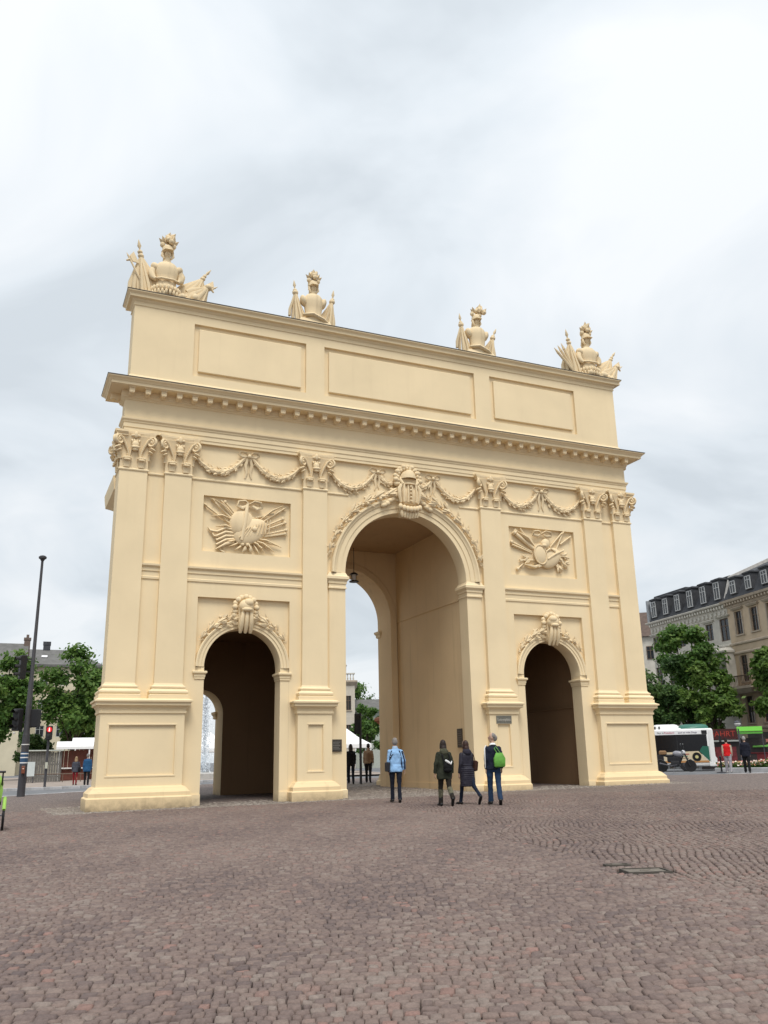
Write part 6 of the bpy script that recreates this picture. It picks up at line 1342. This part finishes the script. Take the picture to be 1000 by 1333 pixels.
    # jacket: chest, skirt, sleeves fused
    hem = P.get('hem', -.08); fl_ = P.get('flare', 1.0); bul = P.get('bulk', 1.0); m = MB()
    prof = [(hem, .175*fl_), (hem*.5+.03, .178*fl_), (.12, .165), (.28, .172), (.40, .182), (.465, .172), (.515, .128), (.55, .088), (.58, .068)]
    m.tube([up(a, 0, .0) for a, _ in prof], [r*bul for _, r in prof], 18, .68, up=(0, 1, 0))
    for sh_, el, wr, d2 in arms: m.ell(sh_-Vector((0, 0, .012)), (.060*bul, .066*bul, .058*bul), None, 10, 8); m.tube([sh_, sh_.lerp(el, .5), el, el.lerp(wr, .5), wr+d2*.0], [.060*bul, .060*bul, .054*bul, .048*bul, .042*bul], 11)
    if P.get('quilt'):
        for k in range(11):
            z = hem+.03+k*.055; m.tube([up(z-.022), up(z), up(z+.022)], [.170*fl_*bul, .186*fl_*bul, .170*fl_*bul] if z < .1 else [.160*bul, .182*bul, .160*bul], 18, .70, up=(0, 1, 0))
    jk = solid('jacket', m, P['jacket'], t, voxel, 3, .012 if P.get('quilt') else .032)
    col_ = P.get('collar')
    if col_: solid('hood' if P.get('hood') else 'collar', MB().tube([up(.50, 0, -.03), up(.56, 0, -.03), up(.62, 0, -.02)], [.125, .12, .095], 14, .85, up=(0, 1, 0)).ell(up(.53, 0, -.10), (.12, .07, .10)) if P.get('hood') else MB().tube([up(.53), up(.62, 0, .0)], [.085, .076], 12), col_, t, .012, 3)
    hr = P.get('hair')
    if hr:
        m = MB(); m.ell(hd(0, -.020, .040), (.081, .096, .092), None, 16, 10)
        m.ell(hd(0, -.06, -.0), (.082, .06, .09), None, 12, 8)
        if P.get('long'):
            m.tube([hd(0, -.05, .02), hd(0, -.085, -.08), hd(0, -.105, -.20), hd(0, -.115, -.20-P['long'])], [.072, .080, .078, .042], 14, .6, up=(0, 1, 0))
            for sd in (-1, 1): m.tube([hd(sd*.07, -.01, .03), hd(sd*.085, -.02, -.10), hd(sd*.07, -.06, -.22)], [.024, .024, .014], 8)
        solid('hair', m, hr, t, .011, 3)
    if P.get('extra'): P['extra'](t, up, arms, legs, hd)
    return t
HB = mat('dark_brown_hair', (.022, .012, .009), .5, var=.3, vscale=12, bump=.5, bscale=40); HG = mat('grey_hair', (.22, .20, .185), .6, var=.35, vscale=14, bump=.4, bscale=40); HBL = mat('light_hair', (.33, .22, .12), .6, var=.3)
BLK = cloth('black_cloth', (.012, .012, .014)); DKN = cloth('dark_navy_cloth', (.012, .015, .026)); JEAN = cloth('blue_jeans', (.018, .040, .085)); SHO = mat('black_shoe', (.012, .012, .013), .5)
def blue_x(t, up, arms, legs, hd):
    nv = cloth('navy_panel', (.015, .02, .045))
    for s in (-1, 1): obj('side_panel', MB().tube([up(-.06, s*.168, -.02), up(.15, s*.162, -.03), up(.33, s*.155, -.06), up(.50, s*.11, -.09)], [.03, .03, .026, .018], 8), nv, t, 60)
    obj('back_seam', MB().tube([up(.34, s*.16, -.10+.02*abs(s)) for s in (-1, -.5, 0, .5, 1)], .012, 6), cloth('pale_seam', (.55, .70, .85)), t, 60)
    sh_, el, wr, d2 = arms[0]; obj('shoulder_bag', MB().rl(-.06, .06, -.12, .10, [(-.02, -.14), (0, -.12), (0, .10), (-.02, .12)]).xf(Matrix.Translation(up(.06, -.24, -.02))), cloth('bag_dark', (.03, .03, .035)), t, 40)
    obj('bag_strap', MB().tube([up(.16, -.23, -.02), up(.36, -.12, -.125), up(.53, .07, -.06)], .012, 6), cloth('strap_dark', (.02, .02, .025)), t)
    sl_ = arms[1]; obj('sleeve_stripe', MB().tube([sl_[0]+Vector((.03, -.06, .0)), sl_[1]+Vector((.02, -.05, 0)), sl_[2]+Vector((.01, -.04, .02))], .022, 7), nv, t, 60)
VD = math.degrees
person('man in a pale blue jacket and black trousers walking into the middle arch', 516, 1045, 1.80, -bearing(516)+R(8), dict(legs=((8, 4), (-6, 6)), arms=((-5, 8, 12), (-12, 20, 22)), jacket=cloth('pale_blue_jacket', (.27, .46, .72)), trousers=DKN, shoes=SHO, hair=HG, collar=cloth('pale_collar', (.40, .55, .72)), hem=-.10, flare=1.08, bulk=1.06, extra=blue_x, lean=4, leg_r=(.09, .062, .056, .062)))
def parka_x(t, up, arms, legs, hd):
    m = MB(); m.ell(up(.13, .05, -.19), (.13, .075, .14), None, 14, 9); m.ell(up(.05, .05, -.19), (.13, .08, .08), None, 12, 7); obj('backpack', m, cloth('bag_black', (.008, .008, .009)), t, 60)
    obj('white_scarf', MB().tube([up(.30, -.01, -.20), up(.25, .05, -.275), up(.20, .12, -.25), up(.28, .17, -.2)], [.03, .035, .026, .012], 7), cloth('scarf_white', (.7, .7, .7)), t, 60)
    for s in (-1, 1): obj('bag_strap', MB().tube([up(.22, .05+s*.08, -.16), up(.44, s*.10+.02, -.15), up(.52, s*.09, -.05)], .016, 6), BLK, t)
CAMO = mat('camouflage_boot', (.15, .14, .09), .8, var=.3, vscale=14, col2=(.055, .055, .035))
def parka_boots(t, up, arms, legs, hd):
    parka_x(t, up, arms, legs, hd)
    for hip, knee, ank, toe, fd in legs: obj('legging_print', MB().tube([knee.lerp(ank, .1), knee.lerp(ank, .45), knee.lerp(ank, .72)], [.073, .067, .060], 12), CAMO, t, 60)
person('woman in dark olive hooded parka with black bag and white scarf', 580, 1049, 1.70, -bearing(580)+R(18), dict(legs=((10, 4), (-16, 30)), arms=((-6, 20, 16), (-4, 18, 18)), jacket=cloth('olive_parka', (.030, .034, .022), var=.4), trousers=cloth('dark_leggings', (.022, .018, .014)), shoes=SHO, hair=HB, long=.04, collar=cloth('olive_hood', (.085, .085, .055), var=.4), hood=True, hem=-.20, flare=1.12, bulk=1.10, boot=.62, extra=parka_boots))
def coat_x(t, up, arms, legs, hd):
    m = MB(); m.rl(-.06, .05, -.10, .12, [(-.03, -.16), (0, -.13), (0, .10), (-.03, .13)]); m.xf(Matrix.Translation(up(.17, .255, -.02)) @ Matrix.Rotation(.15, 4, 'Y')); obj('handbag', m, cloth('brown_bag', (.05, .022, .016)), t, 40)
    obj('bag_strap', MB().tube([up(.28, .26, -.06), up(.45, .22, -.05), up(.545, .17, 0), up(.45, .24, .05), up(.28, .26, .05)], .012, 6), cloth('brown_strap', (.04, .02, .015)), t)
person('woman in a long dark quilted coat with long brown hair, third of the walking group', 610, 1047, 1.70, -bearing(610)+R(34), dict(legs=((20, 6), (-24, 26)), arms=((-8, 16, 22), (2, 10, 20)), jacket=cloth('quilted_coat', (.026, .024, .036), rough=.5, bump=.25), trousers=cloth('dark_jeans', (.014, .022, .042)), shoes=SHO, hair=mat('long_brown_hair', (.038, .015, .010), .45, var=.3, vscale=10, bump=.5, bscale=40), long=.14, hem=-.40, flare=1.22, bulk=1.05, quilt=True, collar=cloth('coat_hood', (.03, .028, .042)), hood=True, extra=coat_x, leg_r=(.082, .056, .05, .05)))
def green_x(t, up, arms, legs, hd):
    g_ = mat('green_bag', (.13, .36, .055), .7, var=.25, vscale=8, bump=.5, bscale=14)
    m = MB(); m.ell(up(.20, .12, -.185), (.14, .075, .18), None, 14, 9); m.rl(-.12, .12, -.05, .05, [(-.03, -.20), (0, -.17), (.01, 0), (-.03, .12)]); 
    m2 = MB(); m2.rl(-.135, .135, -.055, .055, [(-.03, -.20), (0, -.17), (.01, .02), (-.05, .16)]); m2.xf(Matrix.Translation(up(.20, .13, -.20))); m.v = m.v[:0]; m.f = m.f[:0]; obj('drawstring_bag', m2, g_, t, 50)
    for s in (-1, 1): obj('bag_cord', MB().tube([up(.34, .13+s*.04, -.19), up(.46, .06+s*.04, -.13), up(.545, .05, -.02)], .009, 5), g_, t)
    sh_, el, wr, d2 = arms[0]; obj('sleeve_stripe', MB().tube([sh_+Vector((-.01, -.045, .07)), sh_+Vector((-.055, -.045, .0)), el+Vector((-.035, -.045, 0)), wr+Vector((-.02, -.036, .03))], [.012, .018, .016, .012], 8), M['white'], t, 60)
    obj('white_collar', MB().tube([up(.54, 0, -.02), up(.585, 0, .0)], [.088, .078], 12), M['white'], t, 60)
person('grey-haired man in navy jacket with green drawstring bag, looking left', 645, 1048, 1.80, -bearing(645)+R(10), dict(legs=((8, 2), (-14, 14)), arms=((-4, 7, 20), (-14, 12, 34)), look=72, jacket=cloth('navy_jacket', (.014, .018, .034)), trousers=JEAN, shoes=SHO, hair=HG, hem=-.06, bulk=1.03, lean=-2, extra=green_x, leg_r=(.092, .070, .066, .070)))
person('person in black jacket and trousers left of the pole in the middle arch', 457, 1021, 1.80, -bearing(457)+R(5), dict(legs=((10, 4), (-10, 12)), arms=((-5, 9, 12), (4, 9, 14)), jacket=BLK, trousers=DKN, shoes=SHO, hair=HB, long=.02, hem=-.10, bulk=1.05), voxel=.016)
def vest_x(t, up, arms, legs, hd):
    obj('back_panel', MB().tube([up(-.02, 0, -.085), up(.2, 0, -.095), up(.42, 0, -.10)], [.09, .10, .08], 10, .45, up=(0, 1, 0)), cloth('brown_panel', (.23, .14, .085)), t, 60)
person('man in a tan jacket right of the pole in the middle arch', 480, 1019, 1.82, -bearing(480)-R(4), dict(legs=((4, 4), (-12, 20)), arms=((-4, 10, 20), (-6, 12, 25)), jacket=cloth('tan_jacket', (.30, .20, .125)), trousers=BLK, shoes=SHO, hair=HB, hem=-.06, bulk=1.07, extra=vest_x), voxel=.016)
person('person in dark clothes half hidden by the left jamb of the middle arch', 449, 1016, 1.70, -bearing(449)+R(20), dict(legs=((14, 6), (-12, 16)), arms=((-8, 9, 12), (10, 9, 14)), jacket=DKN, trousers=BLK, shoes=SHO, hair=HB, hem=-.1), voxel=.016)
def lady_x(t, up, arms, legs, hd):
    m = MB(); m.rl(-.07, .07, -.15, .15, [(-.03, -.18), (0, -.14), (0, .12), (-.03, .15)]); m.xf(Matrix.Translation(up(.06, .25, -.05))); obj('shoulder_bag', m, BLK, t, 40); obj('bag_strap', MB().tube([up(.2, .25, -.06), up(.5, .16, -.07), up(.54, .10, 0)], .012, 5), BLK, t)
person('woman in a grey jacket and red trousers at the kerb left of the gate', 97, 1022.5, 1.66, -bearing(97)-R(8), dict(legs=((4, 3), (-5, 5)), arms=((-4, 10, 25), (0, 14, 20)), jacket=cloth('grey_jacket', (.065, .07, .09)), trousers=cloth('red_trousers', (.20, .012, .018)), shoes=mat('dark_red_shoe', (.06, .01, .01), .5), hair=HBL, long=.01, hem=-.12, bulk=1.08, extra=lady_x, leg_r=(.08, .055, .05, .05)), voxel=.016)
person('man in a blue jacket beside the woman with red trousers, left of the gate', 112, 1022.5, 1.80, -bearing(112)-R(4), dict(legs=((4, 3), (-4, 5)), arms=((-4, 10, 12), (-2, 12, 14)), jacket=cloth('blue_jacket', (.022, .085, .19)), trousers=BLK, shoes=SHO, hair=HG, hem=-.16, bulk=1.14, flare=1.05), voxel=.016)
def red_x(t, up, arms, legs, hd):
    cr_ = cloth('cream_sleeve', (.55, .47, .36))
    for sh_, el, wr, d2 in arms: obj('sleeve', MB().tube([sh_, sh_.lerp(el, .5), el, el.lerp(wr, .5), wr], [.083, .076, .068, .06, .052], 10), cr_, t, 60)
    m = MB(); m.ell(hd(0, -.005, .07), (.09, .105, .07), None, 14, 8); m.ell(hd(0, .09, .045), (.07, .06, .012), None, 10, 4); obj('cap', m, BLK, t, 60)
person('person in a red jacket with cream sleeves and pale grey trousers on the right', 950, 1006.5, 1.78, -bearing(950)+R(4), dict(legs=((8, 3), (-7, 8)), arms=((-2, 10, 14), (-4, 10, 24)), jacket=cloth('red_jacket', (.62, .018, .02)), trousers=cloth('pale_grey_trousers', (.36, .34, .37)), shoes=mat('pale_shoe', (.6, .58, .56), .5), hair=HB, hem=-.07, bulk=1.12, extra=red_x, leg_r=(.105, .08, .075, .075)), voxel=.016)
person('stocky grey-haired man in dark navy jacket, rightmost person in the picture', 974, 1006.5, 1.85, -bearing(974)+R(2), dict(legs=((8, 3), (-8, 8)), arms=((-4, 10, 16), (-4, 9, 16)), jacket=cloth('navy_coat', (.013, .015, .026)), trousers=BLK, shoes=SHO, hair=mat('silver_hair', (.36, .35, .34), .6, var=.3), hem=-.14, bulk=1.16, leg_r=(.10, .075, .07, .07)), voxel=.016)
# ------------------------------------------------------------------ fuse the pending shells
bpy.context.view_layer.update(); dg = bpy.context.evaluated_depsgraph_get()
DONE = [(o, bpy.data.meshes.new_from_object(o.evaluated_get(dg))) for o in PENDING]
for o, me in DONE:
    me.name = o.name.split('.')[0]; o.modifiers.clear(); o.data = me; me.shade_smooth()
print('objects', len(bpy.data.objects), 'polys', sum(len(o.data.polygons) for o in bpy.data.objects if o.type == 'MESH'))
